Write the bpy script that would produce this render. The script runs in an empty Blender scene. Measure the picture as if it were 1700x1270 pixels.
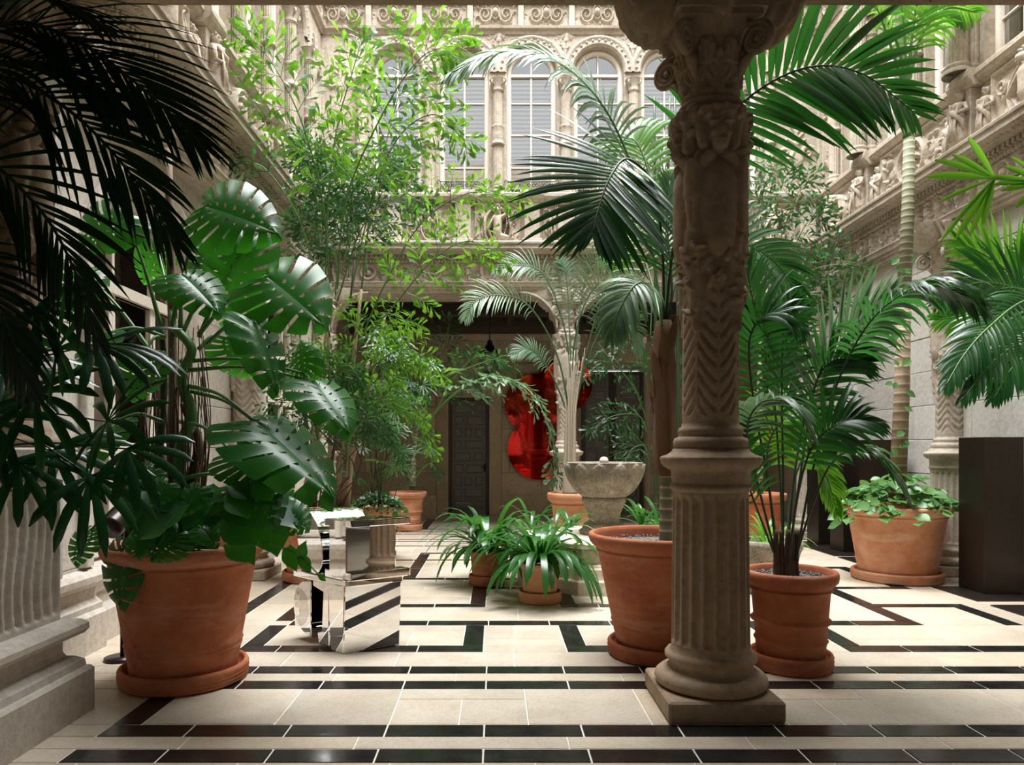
import bpy, math, random
import numpy as np
from mathutils import Vector, Matrix
PI = math.pi
rnd = random.Random(7)
sc = bpy.context.scene
C = sc.collection

# ---------------------------------------------------------------- camera, light, exposure
FPX, CX, CY, EYE = 1200.0, 823.0, 745.0, 1.5
cam_d = bpy.data.cameras.new('camera'); cam = bpy.data.objects.new('camera', cam_d); C.objects.link(cam)
cam.location = (0, 0, EYE); cam.rotation_euler = (PI/2, 0, 0)
cam_d.sensor_width = 36; cam_d.lens = 36*FPX/1700; cam_d.sensor_fit = 'HORIZONTAL'
cam_d.shift_x = (850-CX)/1700; cam_d.shift_y = (CY-635)/1700
cam_d.clip_start = .05; cam_d.clip_end = 200
sc.camera = cam
sc.view_settings.view_transform = 'Standard'; sc.view_settings.look = 'None'
sc.view_settings.gamma = 1; sc.view_settings.use_curve_mapping = False
sc.view_settings.exposure = 0.30
sc.cycles.use_denoising = True
sc.cycles.max_bounces = 7; sc.cycles.diffuse_bounces = 4; sc.cycles.transmission_bounces = 5
sc.cycles.caustics_reflective = False; sc.cycles.caustics_refractive = False
sc.cycles.sample_clamp_indirect = 4
w = bpy.data.worlds.new('sky'); sc.world = w; w.use_nodes = True
wb = w.node_tree.nodes['Background']; wb.inputs[0].default_value = (.95, .98, 1, 1); wb.inputs[1].default_value = 1.3
def area_light(name, loc, rot, sx, sy, power, col=(1, 1, 1)):
    d = bpy.data.lights.new(name, 'AREA'); d.shape = 'RECTANGLE'; d.size = sx; d.size_y = sy; d.energy = power; d.color = col
    o = bpy.data.objects.new(name, d); o.location = loc; o.rotation_euler = rot; C.objects.link(o); return o
area_light('skylight', (1.25, 8.2, 18.0), (0, 0, 0), 11.0, 10.5, 7600, (.98, .99, 1))       # daylight through the glazed roof of the court
area_light('gallery_fill_light', (1.2, -2.6, 2.4), (PI/2, 0, 0), 5.0, 2.4, 12, (1, .9, .78))  # added weak fill lamp behind the camera; no window is built there

def at(px, py, Y):
    return Vector(((px-CX)/FPX*Y, Y, EYE-(py-CY)/FPX*Y))

# ---------------------------------------------------------------- mesh helpers
class MB:
    def __init__(s): s.v = []; s.f = []; s.n = 0
    def add(s, v, f):
        v = np.asarray(v, float); s.v.append(v)
        n = s.n
        s.f.extend([tuple(int(i)+n for i in q) for q in f]); s.n += len(v)
    def obj(s, name, mat, parent=None, smooth=True, label=None, kind=None, loc=None, rot=None, auto=None):
        me = bpy.data.meshes.new(name)
        V = np.concatenate(s.v) if s.v else np.zeros((0, 3))
        me.from_pydata(V.tolist(), [], s.f); 
        return link(name, me, mat, parent, smooth, label, kind, loc, rot)
def link(name, me, mat, parent=None, smooth=True, label=None, kind=None, loc=None, rot=None):
    if mat is not None and len(me.materials) == 0: me.materials.append(mat)
    if smooth and len(me.polygons): me.polygons.foreach_set('use_smooth', [True]*len(me.polygons))
    o = bpy.data.objects.new(name, me); C.objects.link(o)
    if parent is not None: o.parent = parent
    if label: o['label'] = label
    if kind: o['kind'] = kind
    if loc is not None: o.location = loc
    if rot is not None: o.rotation_euler = rot
    return o
def inst(src, parent=None, loc=None, rot=None, scale=None):
    o = src.copy(); C.objects.link(o); o.parent = parent
    if loc is not None: o.location = loc
    if rot is not None: o.rotation_euler = rot
    if scale is not None: o.scale = scale
    return o
def copy_tree(o, parent=None):
    c = o.copy(); C.objects.link(c); c.parent = parent
    for ch in list(KIDS.get(o.name, ())) or [x for x in o.children]: copy_tree(ch, c)
    return c
KIDS = {}
def thing(name, label, cat, loc=(0, 0, 0), rz=0, group=None):
    o = bpy.data.objects.new(name, None); C.objects.link(o); o.location = loc; o.rotation_euler = (0, 0, rz)
    o.empty_display_size = .1
    o['label'] = label; o['category'] = cat
    if group: o['group'] = group
    return o
def struct(name, label=None, loc=(0, 0, 0), rz=0):
    o = bpy.data.objects.new(name, None); C.objects.link(o); o.location = loc; o.rotation_euler = (0, 0, rz)
    o.empty_display_size = .1; o['kind'] = 'structure'
    if label: o['label'] = label
    return o
def tagit(o, label, cat, group=None):
    o['label'] = label; o['category'] = cat
    if group: o['group'] = group
    return o
BOXF = [(0, 3, 2, 1), (4, 5, 6, 7), (0, 1, 5, 4), (1, 2, 6, 5), (2, 3, 7, 6), (3, 0, 4, 7)]
def bx(mb, x0, x1, y0, y1, z0, z1):
    mb.add([(x0, y0, z0), (x1, y0, z0), (x1, y1, z0), (x0, y1, z0), (x0, y0, z1), (x1, y0, z1), (x1, y1, z1), (x0, y1, z1)], BOXF)
def cbox_data(x, y, z, c):
    """box half-open at the bottom/back: a chamfered block centred at the origin"""
    v = []; 
    for sx in (-1, 1):
        for sy in (-1, 1):
            for sz in (-1, 1):
                v += [(sx*(x-c), sy*(y-c), sz*z), (sx*(x-c), sy*y, sz*(z-c)), (sx*x, sy*(y-c), sz*(z-c))]
    def i(a, b, d, k): return ((a*2+b)*2+d)*3+k
    f = []
    for d in (0, 1): f.append([i(0, 0, d, 0), i(1, 0, d, 0), i(1, 1, d, 0), i(0, 1, d, 0)][::(1 if d else -1)])
    for b in (0, 1): f.append([i(0, b, 0, 1), i(1, b, 0, 1), i(1, b, 1, 1), i(0, b, 1, 1)][::(-1 if b else 1)])
    for a in (0, 1): f.append([i(a, 0, 0, 2), i(a, 1, 0, 2), i(a, 1, 1, 2), i(a, 0, 1, 2)][::(1 if a else -1)])
    for a in (0, 1):
        for b in (0, 1): f.append([i(a, b, 0, 1), i(a, b, 0, 2), i(a, b, 1, 2), i(a, b, 1, 1)])
        for d in (0, 1): f.append([i(a, 0, d, 0), i(a, 0, d, 2), i(a, 1, d, 2), i(a, 1, d, 0)])
    for b in (0, 1):
        for d in (0, 1): f.append([i(0, b, d, 0), i(0, b, d, 1), i(1, b, d, 1), i(1, b, d, 0)])
    for a in (0, 1):
        for b in (0, 1):
            for d in (0, 1): f.append([i(a, b, d, 0), i(a, b, d, 1), i(a, b, d, 2)])
    return v, f
def cbox(mb, x0, x1, y0, y1, z0, z1, c=.006):
    v, f = cbox_data((x1-x0)/2, (y1-y0)/2, (z1-z0)/2, c)
    mb.add(np.array(v)+np.array([(x0+x1)/2, (y0+y1)/2, (z0+z1)/2]), f)
def lathe(mb, prof, n=40, cx=0, cy=0, a0=0, a1=2*PI, fn=None):
    closed = abs(a1-a0-2*PI) < 1e-6
    m = n if closed else n+1
    P = np.array(prof, float)
    A = a0+(a1-a0)*np.arange(m)/n
    R, Z = P[:, 0][:, None], P[:, 1][:, None]*np.ones((1, m))
    RR = R*np.ones((1, m))
    if fn is not None: RR = fn(RR, Z, A[None, :])
    V = np.stack([cx+RR*np.cos(A), cy+RR*np.sin(A), Z], -1).reshape(-1, 3)
    k = len(P); f = []
    for i in range(k-1):
        for j in range(n):
            j2 = (j+1) % m
            f.append((i*m+j, i*m+j2, (i+1)*m+j2, (i+1)*m+j))
    mb.add(V, f)
def grid_faces(nu, nv, off=0):
    return [(off+i*nv+j, off+i*nv+j+1, off+(i+1)*nv+j+1, off+(i+1)*nv+j) for i in range(nu-1) for j in range(nv-1)]
def prism(mb, prof, x0, x1):
    """profile of (y,z) points swept along local x, ends closed"""
    k = len(prof)
    V = [(x0, y, z) for y, z in prof]+[(x1, y, z) for y, z in prof]
    f = [(i, (i+1) % k, k+(i+1) % k, k+i) for i in range(k)]
    f += [tuple(range(k))[::-1], tuple(range(k, 2*k))]
    mb.add(V, f)
def catmull(pts, n):
    P = [np.array(p, float) for p in pts]
    if len(P) == 2: return np.array([P[0]+(P[1]-P[0])*t for t in np.linspace(0, 1, n)])
    P = [2*P[0]-P[1]]+P+[2*P[-1]-P[-2]]
    seg = len(P)-3; out = []
    for t in np.linspace(0, seg-1e-6, n):
        i = int(t); u = t-i; a, b, c, d = P[i:i+4]
        out.append(.5*((2*b)+(c-a)*u+(2*a-5*b+4*c-d)*u*u+(3*b-a-3*c+d)*u**3))
    return np.array(out)
def nz(v): 
    l = np.linalg.norm(v); return v/l if l > 1e-9 else v
def tube(mb, pts, r, n=6, cap=True):
    P = np.asarray(pts, float); k = len(P)
    R = np.ones(k)*r if np.isscalar(r) else np.interp(np.linspace(0, 1, k), np.linspace(0, 1, len(r)), r)
    T = np.gradient(P, axis=0); V = []
    u = None
    for i in range(k):
        t = nz(T[i])
        if u is None:
            u = np.cross(t, (0, 0, 1.0)); 
            if np.linalg.norm(u) < .05: u = np.cross(t, (1.0, 0, 0))
        u = nz(u-t*np.dot(u, t)); v = np.cross(t, u)
        for j in range(n):
            a = 2*PI*j/n; V.append(P[i]+R[i]*(math.cos(a)*u+math.sin(a)*v))
    f = [(i*n+j, i*n+(j+1) % n, (i+1)*n+(j+1) % n, (i+1)*n+j) for i in range(k-1) for j in range(n)]
    if cap: f += [tuple(range(n))[::-1], tuple(range((k-1)*n, k*n))]
    mb.add(V, f)

# ---------------------------------------------------------------- materials
class NT:
    def __init__(s, name):
        s.m = bpy.data.materials.new(name); s.m.use_nodes = True; s.t = s.m.node_tree; s.b = s.t.nodes['Principled BSDF']
        s.out = s.t.nodes['Material Output']
        s.tc = s.t.nodes.new('ShaderNodeTexCoord')
        s.oi = s.t.nodes.new('ShaderNodeObjectInfo')
        s.geo = s.t.nodes.new('ShaderNodeNewGeometry')
    def n(s, typ, **kw):
        x = s.t.nodes.new(typ)
        for k, v in kw.items():
            if k.startswith('i_'):
                x.inputs[k[2:].replace('_', ' ')].default_value = v
            else: setattr(x, k, v)
        return x
    def l(s, a, b): s.t.links.new(a, b)
    def noise(s, scale, detail=4, rough=.55, src='Object', dist=0, stretch=None, off=True):
        x = s.n('ShaderNodeTexNoise'); x.inputs['Scale'].default_value = scale; x.inputs['Detail'].default_value = detail
        x.inputs['Roughness'].default_value = rough; x.inputs['Distortion'].default_value = dist
        c = s.tc.outputs[src] if src != 'World' else s.geo.outputs['Position']
        if stretch:
            mp = s.n('ShaderNodeMapping'); mp.inputs['Scale'].default_value = stretch; s.l(c, mp.inputs[0]); c = mp.outputs[0]
        s.l(c, x.inputs['Vector']); return x.outputs['Fac']
    def ramp(s, fac, stops):
        x = s.n('ShaderNodeValToRGB'); e = x.color_ramp.elements
        while len(e) < len(stops): e.new(.5)
        for i, (p, c) in enumerate(stops):
            e[i].position = p; e[i].color = (*c, 1) if len(c) == 3 else c
        s.l(fac, x.inputs[0]); return x.outputs[0]
    def mix(s, fac, a, b, mode='MIX'):
        x = s.n('ShaderNodeMix', data_type='RGBA', blend_type=mode)
        for sock, v in ((x.inputs[0], fac), (x.inputs[6], a), (x.inputs[7], b)):
            if isinstance(v, (int, float)): sock.default_value = v
            elif isinstance(v, tuple): sock.default_value = (*v, 1) if len(v) == 3 else v
            else: s.l(v, sock)
        return x.outputs[2]
    def math(s, op, a, b=0.0):
        x = s.n('ShaderNodeMath', operation=op)
        for sock, v in ((x.inputs[0], a), (x.inputs[1], b)):
            if isinstance(v, (int, float)): sock.default_value = v
            else: s.l(v, sock)
        return x.outputs[0]
    def bump(s, h, strength=.3, dist=.01):
        x = s.n('ShaderNodeBump'); x.inputs['Strength'].default_value = strength; x.inputs['Distance'].default_value = dist
        s.l(h, x.inputs['Height']); s.l(x.outputs[0], s.b.inputs['Normal']); return x
    def base(s, c):
        if isinstance(c, tuple): s.b.inputs['Base Color'].default_value = (*c, 1)
        else: s.l(c, s.b.inputs['Base Color'])
    def setp(s, rough=None, metal=None, spec=None, coat=None, trans=None):
        if rough is not None: s.b.inputs['Roughness'].default_value = rough
        if metal is not None: s.b.inputs['Metallic'].default_value = metal
        if spec is not None: s.b.inputs['Specular IOR Level'].default_value = spec
        if coat is not None: s.b.inputs['Coat Weight'].default_value = coat
        if trans is not None: s.b.inputs['Transmission Weight'].default_value = trans
def stone(name, c0, c1, c2, rough=.85, bstr=.5, sc_=1.0, vary=.25, pits=True):
    t = NT(name)
    n1 = t.noise(2.2*sc_, 6, .6, 'World'); n2 = t.noise(22*sc_, 4, .6, 'World'); n3 = t.noise(160*sc_, 3, .6, 'World')
    c = t.ramp(n1, [(.3, c0), (.5, c1), (.72, c2)])
    c = t.mix(.35, c, t.ramp(n2, [(.35, tuple(x*.62 for x in c1)), (.6, c2)]))
    v = t.math('MULTIPLY_ADD', t.oi.outputs['Random'], vary); v.node.inputs[2].default_value = 1-vary*.6
    vv = t.n('ShaderNodeCombineColor'); 
    for i in range(3): t.l(v, vv.inputs[i])
    c = t.mix(1.0, c, vv.outputs[0], 'MULTIPLY')
    t.base(c); t.setp(rough, spec=.25)
    h = t.math('ADD', t.math('MULTIPLY', n2, .6), t.math('MULTIPLY', n3, .35))
    t.bump(h, bstr, .012)
    return t.m
M = {}
M['stone'] = stone('carved_limestone', (.26, .21, .16), (.43, .365, .29), (.57, .50, .41), vary=.12)
M['column'] = stone('column_limestone', (.24, .165, .105), (.35, .25, .165), (.44, .33, .23), vary=.08)
M['granite'] = stone('ashlar_stone', (.44, .41, .37), (.53, .50, .46), (.60, .57, .53), vary=.2, pits=False)
M['base'] = stone('pedestal_stone', (.42, .37, .31), (.56, .50, .43), (.66, .60, .53), vary=.1)
M['brown'] = stone('brown_ashlar', (.38, .29, .20), (.48, .38, .27), (.58, .47, .34), vary=.35, pits=False)
M['weather'] = stone('weathered_stone', (.08, .065, .045), (.21, .175, .125), (.50, .44, .35), sc_=2.2, vary=.1)
M['fountbase'] = stone('fountain_base_stone', (.62, .50, .37), (.74, .63, .50), (.82, .72, .60), vary=.1)
def tile_mat():
    t = NT('beige_marble'); n1 = t.noise(3, 6, .6, 'World'); n2 = t.noise(30, 5, .7, 'World', 1.5)
    c = t.ramp(n1, [(.3, (.47, .40, .31)), (.55, (.56, .495, .405)), (.75, (.62, .56, .475))])
    c = t.mix(.25, c, t.ramp(n2, [(.4, (.32, .25, .175)), (.55, (.62, .56, .475))]))
    v = t.ramp(t.oi.outputs['Random'], [(0, (.86, .85, .83)), (.6, (1, .99, .97)), (1, (1.0, .93, .84))])
    t.base(t.mix(1.0, c, v, 'MULTIPLY')); t.setp(.42, spec=.35)
    t.bump(n2, .12, .004); return t.m
M['tile'] = tile_mat()
def black_mat():
    t = NT('black_marble'); n1 = t.noise(6, 6, .65, 'World'); n2 = t.noise(260, 2, .5, 'World')
    c = t.ramp(n1, [(.3, (.006, .006, .006)), (.6, (.017, .017, .016)), (.8, (.035, .034, .031))])
    c = t.mix(t.ramp(n2, [(.70, (0, 0, 0)), (.74, (1, 1, 1))]), c, (.35, .33, .30))
    t.base(c); n3 = t.noise(9, 4, .6, 'World'); 
    t.l(t.ramp(n3, [(.3, (.10,)*3), (.7, (.26,)*3)]), t.b.inputs['Roughness']); t.setp(spec=.35); t.bump(n1, .05, .004); return t.m
M['black'] = black_mat()
def terra(name, c0, c1, c2, white=.5):
    t = NT(name); n1 = t.noise(3.2, 6, .65, 'World'); n2 = t.noise(1.6, 5, .7, 'World', .6, (1, 1, 3.5)); n3 = t.noise(150, 3, .6, 'World')
    c = t.ramp(n1, [(.3, c0), (.5, c1), (.75, c2)])
    c = t.mix(t.math('MULTIPLY', t.ramp(n2, [(.52, (0, 0, 0)), (.78, (1, 1, 1))]), white), c, (.72, .52, .40))
    t.base(c); t.setp(.8, spec=.25); t.bump(t.math('ADD', n3, t.math('MULTIPLY', n2, .5)), .25, .006); return t.m
M['terra'] = terra('terracotta', (.30, .085, .035), (.42, .135, .060), (.52, .20, .10), .35)
M['terra2'] = terra('pale_terracotta', (.46, .17, .08), (.60, .27, .15), (.70, .38, .25), .6)
def plain(name, c, rough=.5, metal=0, spec=.5, b=None, coat=None):
    t = NT(name); t.base(c); t.setp(rough, metal, spec, coat)
    n1 = t.noise(b[0] if b else 40, 4, .6, 'World')
    c2 = t.mix(.25, c, t.ramp(n1, [(.3, tuple(x*.6 for x in c)), (.7, tuple(min(1, x*1.3) for x in c))])); t.base(c2)
    if b: t.bump(n1, b[1], .005)
    return t.m
M['cream'] = plain('cream_paint', (.74, .66, .57), .5, b=(30, .05))
M['blind'] = plain('white_blind', (.93, .95, .92), .5)
M['shade'] = plain('beige_roller_blind', (.50, .42, .34), .8)
M['iron'] = plain('black_iron', (.02, .02, .02), .45, .5)
M['bronze'] = plain('dark_bronze', (.055, .043, .033), .38, .85, b=(3, .02))
M['wood'] = plain('dark_walnut', (.035, .022, .014), .5, b=(12, .3))
M['wood2'] = plain('dark_ceiling_wood', (.05, .035, .024), .6, b=(12, .3))
M['door'] = plain('dark_door_wood', (.15, .14, .13), .4, b=(20, .2))
M['mortar'] = plain('white_mortar', (.80, .74, .64), .9)
M['mortar2'] = plain('grey_mortar', (.36, .31, .25), .9)
M['soil'] = plain('soil', (.06, .04, .025), .95, b=(60, .8))
M['pebble'] = plain('dark_pebbles', (.16, .16, .16), .5)
M['dark'] = plain('dark_interior', (.10, .085, .07), .8)
M['lampmetal'] = plain('black_lamp', (.03, .022, .02), .3, .6)
def metal(name, c, rough):
    t = NT(name); n = t.noise(2, 2, .5, 'World'); t.base(t.mix(.04, c, t.ramp(n, [(.3, (0, 0, 0)), (.7, (1, 1, 1))]))); t.setp(rough, 1.0); return t.m
M['chrome'] = metal('mirror_steel', (.88, .87, .86), .03)
M['red'] = metal('red_mirror', (.88, .02, .015), .04)
def glass(nm, ior, ad, k=1.0):
    t = NT(nm); t.base((.75, .82, .80)); t.setp(.02, 0, .8)
    g = t.n('ShaderNodeBsdfGlossy'); g.inputs['Roughness'].default_value = .02; tr = t.n('ShaderNodeBsdfTransparent')
    f = t.n('ShaderNodeFresnel'); f.inputs['IOR'].default_value = ior; mx = t.n('ShaderNodeMixShader')
    t.l(t.math('ADD', t.math('MULTIPLY', f.outputs[0], k), ad), mx.inputs[0]); t.l(tr.outputs[0], mx.inputs[1]); t.l(g.outputs[0], mx.inputs[2]); t.l(mx.outputs[0], t.out.inputs[0]); return t.m
M['glass'] = glass('window_glass', 1.5, .32); M['glass2'] = glass('low_window_glass', 1.3, .01, .2)
def leafm(name, c0, c1, rough=.32, tr=.35, trc=None, spec=.5):
    t = NT(name); n1 = t.noise(5, 3, .5, 'World'); n2 = t.noise(60, 2, .5, 'Object')
    c = t.mix(n1, c0, c1)
    r = t.ramp(t.oi.outputs['Random'], [(0, (.72, .78, .72)), (.7, (1, 1, 1)), (1, (1.25, 1.15, .9))])
    c = t.mix(1.0, c, r, 'MULTIPLY')
    t.base(c); t.setp(rough, spec=spec); t.bump(n2, .08, .003)
    d = t.n('ShaderNodeBsdfTranslucent'); tc = trc or tuple(min(1, x*2.2) for x in c1)
    d.inputs['Color'].default_value = (*tc, 1)
    mx = t.n('ShaderNodeMixShader'); mx.inputs[0].default_value = tr
    t.l(t.b.outputs[0], mx.inputs[1]); t.l(d.outputs[0], mx.inputs[2]); t.l(mx.outputs[0], t.out.inputs[0]); return t.m
M['kentia'] = leafm('kentia_leaf', (.008, .050, .012), (.016, .085, .018), .30, .28, (.05, .27, .03))
M['dark_leaf'] = leafm('backlit_dark_palm_leaf', (.004, .018, .007), (.008, .030, .009), .36, .15, (.015, .07, .012))  # backlit shade of the near fronds put into this darker leaf colour
M['rhapis'] = leafm('rhapis_leaf', (.006, .038, .014), (.012, .065, .018), .28, .22, (.03, .17, .03))
M['monstera'] = leafm('monstera_leaf', (.011, .068, .016), (.020, .115, .022), .34, .34, (.07, .40, .02), .4)
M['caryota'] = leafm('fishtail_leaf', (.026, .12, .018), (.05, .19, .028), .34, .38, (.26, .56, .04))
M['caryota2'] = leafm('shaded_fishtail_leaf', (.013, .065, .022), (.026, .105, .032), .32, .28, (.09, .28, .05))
M['pale'] = leafm('pale_palm_leaf', (.07, .15, .08), (.13, .23, .13), .38, .25, (.18, .34, .13))
M['lime'] = leafm('young_palm_leaf', (.03, .16, .015), (.08, .27, .02), .34, .45, (.25, .60, .04))
M['clivia'] = leafm('strap_leaf', (.014, .078, .016), (.03, .13, .025), .25, .25, (.10, .34, .04))
M['ground'] = leafm('small_leaf', (.035, .13, .03), (.14, .30, .10), .35, .25, (.20, .42, .08))
M['stem'] = plain('green_stem', (.08, .20, .05), .45)
M['stemdark'] = plain('dark_green_stem', (.020, .045, .016), .45)
M['sheath'] = plain('brown_sheath', (.16, .08, .04), .7)
M['cane'] = plain('tan_cane', (.38, .27, .17), .7, b=(30, .4))
M['stake'] = plain('wooden_stake', (.20, .13, .08), .8, b=(40, .5))
M['root'] = plain('brown_root', (.09, .055, .035), .9)
M['palegrey'] = plain('pale_bark', (.50, .42, .33), .85, b=(25, .8))
def ringed(name, c0, c1, ring, scale=11):
    t = NT(name); mp = t.n('ShaderNodeMapping'); mp.inputs['Scale'].default_value = (0.02, 0.02, 1)
    t.l(t.tc.outputs['Object'], mp.inputs[0])
    wv = t.n('ShaderNodeTexWave', wave_type='BANDS', bands_direction='Z'); wv.inputs['Scale'].default_value = scale/3.0
    wv.inputs['Distortion'].default_value = .6; t.l(mp.outputs[0], wv.inputs[0])
    n1 = t.noise(8, 5, .6, 'World'); c = t.mix(n1, c0, c1)
    c = t.mix(t.ramp(wv.outputs['Fac'], [(.84, (0, 0, 0)), (.95, (1, 1, 1))]), c, ring)
    t.base(c); t.setp(.7); t.bump(wv.outputs['Fac'], .5, .01); return t.m
M['trunk_green'] = ringed('ringed_green_trunk', (.14, .17, .09), (.25, .24, .15), (.52, .44, .33), 12)
M['trunk_brown'] = ringed('ringed_brown_trunk', (.20, .13, .08), (.32, .23, .15), (.45, .36, .26), 9)
# ---------------------------------------------------------------- carved relief (height fields)
class Relief:
    def __init__(s, w, h, res):
        s.w, s.h = w, h; s.nx = max(2, int(w/res)+1); s.nz = max(2, int(h/res)+1)
        s.X, s.Z = np.meshgrid(np.linspace(0, w, s.nx), np.linspace(0, h, s.nz), indexing='ij'); s.H = np.zeros_like(s.X)
    def cap(s, x0, z0, x1, z1, r0, r1=None, hh=None):
        r1 = r0 if r1 is None else r1; hh = min(r0, r1)*1.1 if hh is None else hh
        dx, dz = x1-x0, z1-z0; L = dx*dx+dz*dz+1e-9
        t = np.clip(((s.X-x0)*dx+(s.Z-z0)*dz)/L, 0, 1)
        d = np.hypot(s.X-x0-t*dx, s.Z-z0-t*dz)/(r0+(r1-r0)*t)
        s.H = np.maximum(s.H, hh*np.sqrt(np.clip(1-d*d, 0, 1)))
    def ring(s, cx, cz, R, r, hh=None, kx=1.0):
        d = abs(np.hypot((s.X-cx)/kx, s.Z-cz)-R)/r
        s.H = np.maximum(s.H, (hh or r)*np.sqrt(np.clip(1-d*d, 0, 1)))
    def disc(s, cx, cz, R, hh, kx=1.0):
        d = np.hypot((s.X-cx)/kx, s.Z-cz)/R
        s.H = np.maximum(s.H, hh*np.sqrt(np.clip(1-d*d, 0, 1)))
    def box(s, x0, x1, z0, z1, hh):
        s.H = np.where((s.X >= x0) & (s.X <= x1) & (s.Z >= z0) & (s.Z <= z1), np.maximum(s.H, hh), s.H)
    def spiral(s, cx, cz, R, turns, r, sgn=1, a0=0):
        n = int(turns*9); pv = None
        for i in range(n+1):
            t = i/n; a = a0+sgn*turns*2*PI*t; rr = R*(1-.85*t); p = (cx+rr*math.cos(a), cz+rr*math.sin(a))
            if pv: s.cap(*pv, *p, r*(1-.4*t), r*(1-.4*t), r*1.3)
            pv = p
    def figure(s, cx, z0, h, q):
        """a standing carved figure"""
        k = h; lean = q.uniform(-.08, .08)*k; tx = cx+lean
        s.cap(cx-.08*k, z0, cx-.05*k+lean*.5, z0+.42*k, .05*k, .075*k)
        s.cap(cx+.09*k, z0, cx+.05*k+lean*.5, z0+.42*k, .05*k, .075*k)
        s.cap(cx+lean*.5, z0+.42*k, tx, z0+.72*k, .11*k, .12*k, .13*k)
        s.disc(tx, z0+.90*k, .085*k, .13*k)
        for i in range(5):
            a = i*1.25+q.random(); s.disc(tx+.075*k*math.cos(a), z0+.93*k+.06*k*math.sin(a), .04*k, .11*k)
        for sg in (-1, 1):
            ex = tx+sg*q.uniform(.16, .24)*k; ez = z0+q.uniform(.45, .72)*k
            s.cap(tx+sg*.1*k, z0+.74*k, ex, ez, .05*k, .04*k, .1*k)
            s.cap(ex, ez, ex+sg*q.uniform(-.15, .1)*k, z0+q.uniform(.35, .95)*k, .04*k, .03*k, .08*k)
        for i in range(4):
            x = cx+q.uniform(-.12, .12)*k; s.cap(x, z0+.05*k, x+q.uniform(-.1, .1)*k, z0+.5*k, .025*k, .03*k, .11*k)
    def acanthus(s, cx, cz, L, a, q, n=5):
        dx, dz = math.cos(a), math.sin(a)
        for i in range(n):
            t = (i+.5)/n; bx_, bz = cx+dx*L*t*.6, cz+dz*L*t*.6
            for sg in (-1, 0, 1):
                aa = a+sg*(1.1-.5*t); l = L*.4*(1-.3*t)
                s.cap(bx_, bz, bx_+math.cos(aa)*l, bz+math.sin(aa)*l, L*.06, L*.03, L*.07)
    def speckle(s, n, r0, r1, q, x0=0, x1=None, z0=0, z1=None):
        x1 = s.w if x1 is None else x1; z1 = s.h if z1 is None else z1
        for i in range(n):
            x, z = q.uniform(x0, x1), q.uniform(z0, z1); a = q.uniform(0, 2*PI); r = q.uniform(r0, r1)
            s.cap(x, z, x+r*2.2*math.cos(a), z+r*2.2*math.sin(a), r, r*.6, r*q.uniform(.7, 1.3))
    def edge(s, m=1):
        s.H[0, :] = s.H[-1, :] = 0; s.H[:, 0] = s.H[:, -1] = 0
    def mesh(s, name, mat, depth=1.0):
        V = np.stack([s.X, -s.H*depth, s.Z], -1).reshape(-1, 3)
        me = bpy.data.meshes.new(name); F = grid_faces(s.nx, s.nz)
        me.from_pydata(V.tolist(), [], F); me.materials.append(mat); me.polygons.foreach_set('use_smooth', [True]*len(F)); return me
def rel_frieze(seed, w=1.0, h=.32, res=.009):
    q = random.Random(seed); r = Relief(w, h, res)
    kind = seed % 3
    if kind == 0:
        for x in (.12, .34): r.figure(x*w, .01, h*.92, q)
        r.ring(.68*w, h*.5, h*.36, .022, .035); r.ring(.68*w, h*.5, h*.26, .01, .02); r.disc(.68*w, h*.5, h*.18, .04); r.figure(.68*w, h*.28, h*.42, q)
        r.figure(.93*w, .01, h*.9, q)
    elif kind == 1:
        for x in (.1, .3, .52, .72, .92): r.figure(x*w, .01, h*q.uniform(.85, .96), q)
    else:
        for sg, x in ((1, .25), (-1, .75)): r.spiral(x*w, h*.5, h*.38, 1.6, .02, sg)
        r.figure(.5*w, .01, h*.92, q)
        for a in range(6): r.acanthus(q.uniform(0, w), q.uniform(.05, h-.05), .12, q.uniform(0, 6.3), q, 3)
    r.speckle(int(55*w), .008, .02, q)
    r.edge(); return r.mesh('relief_panel', M['stone'], .85)
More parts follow.
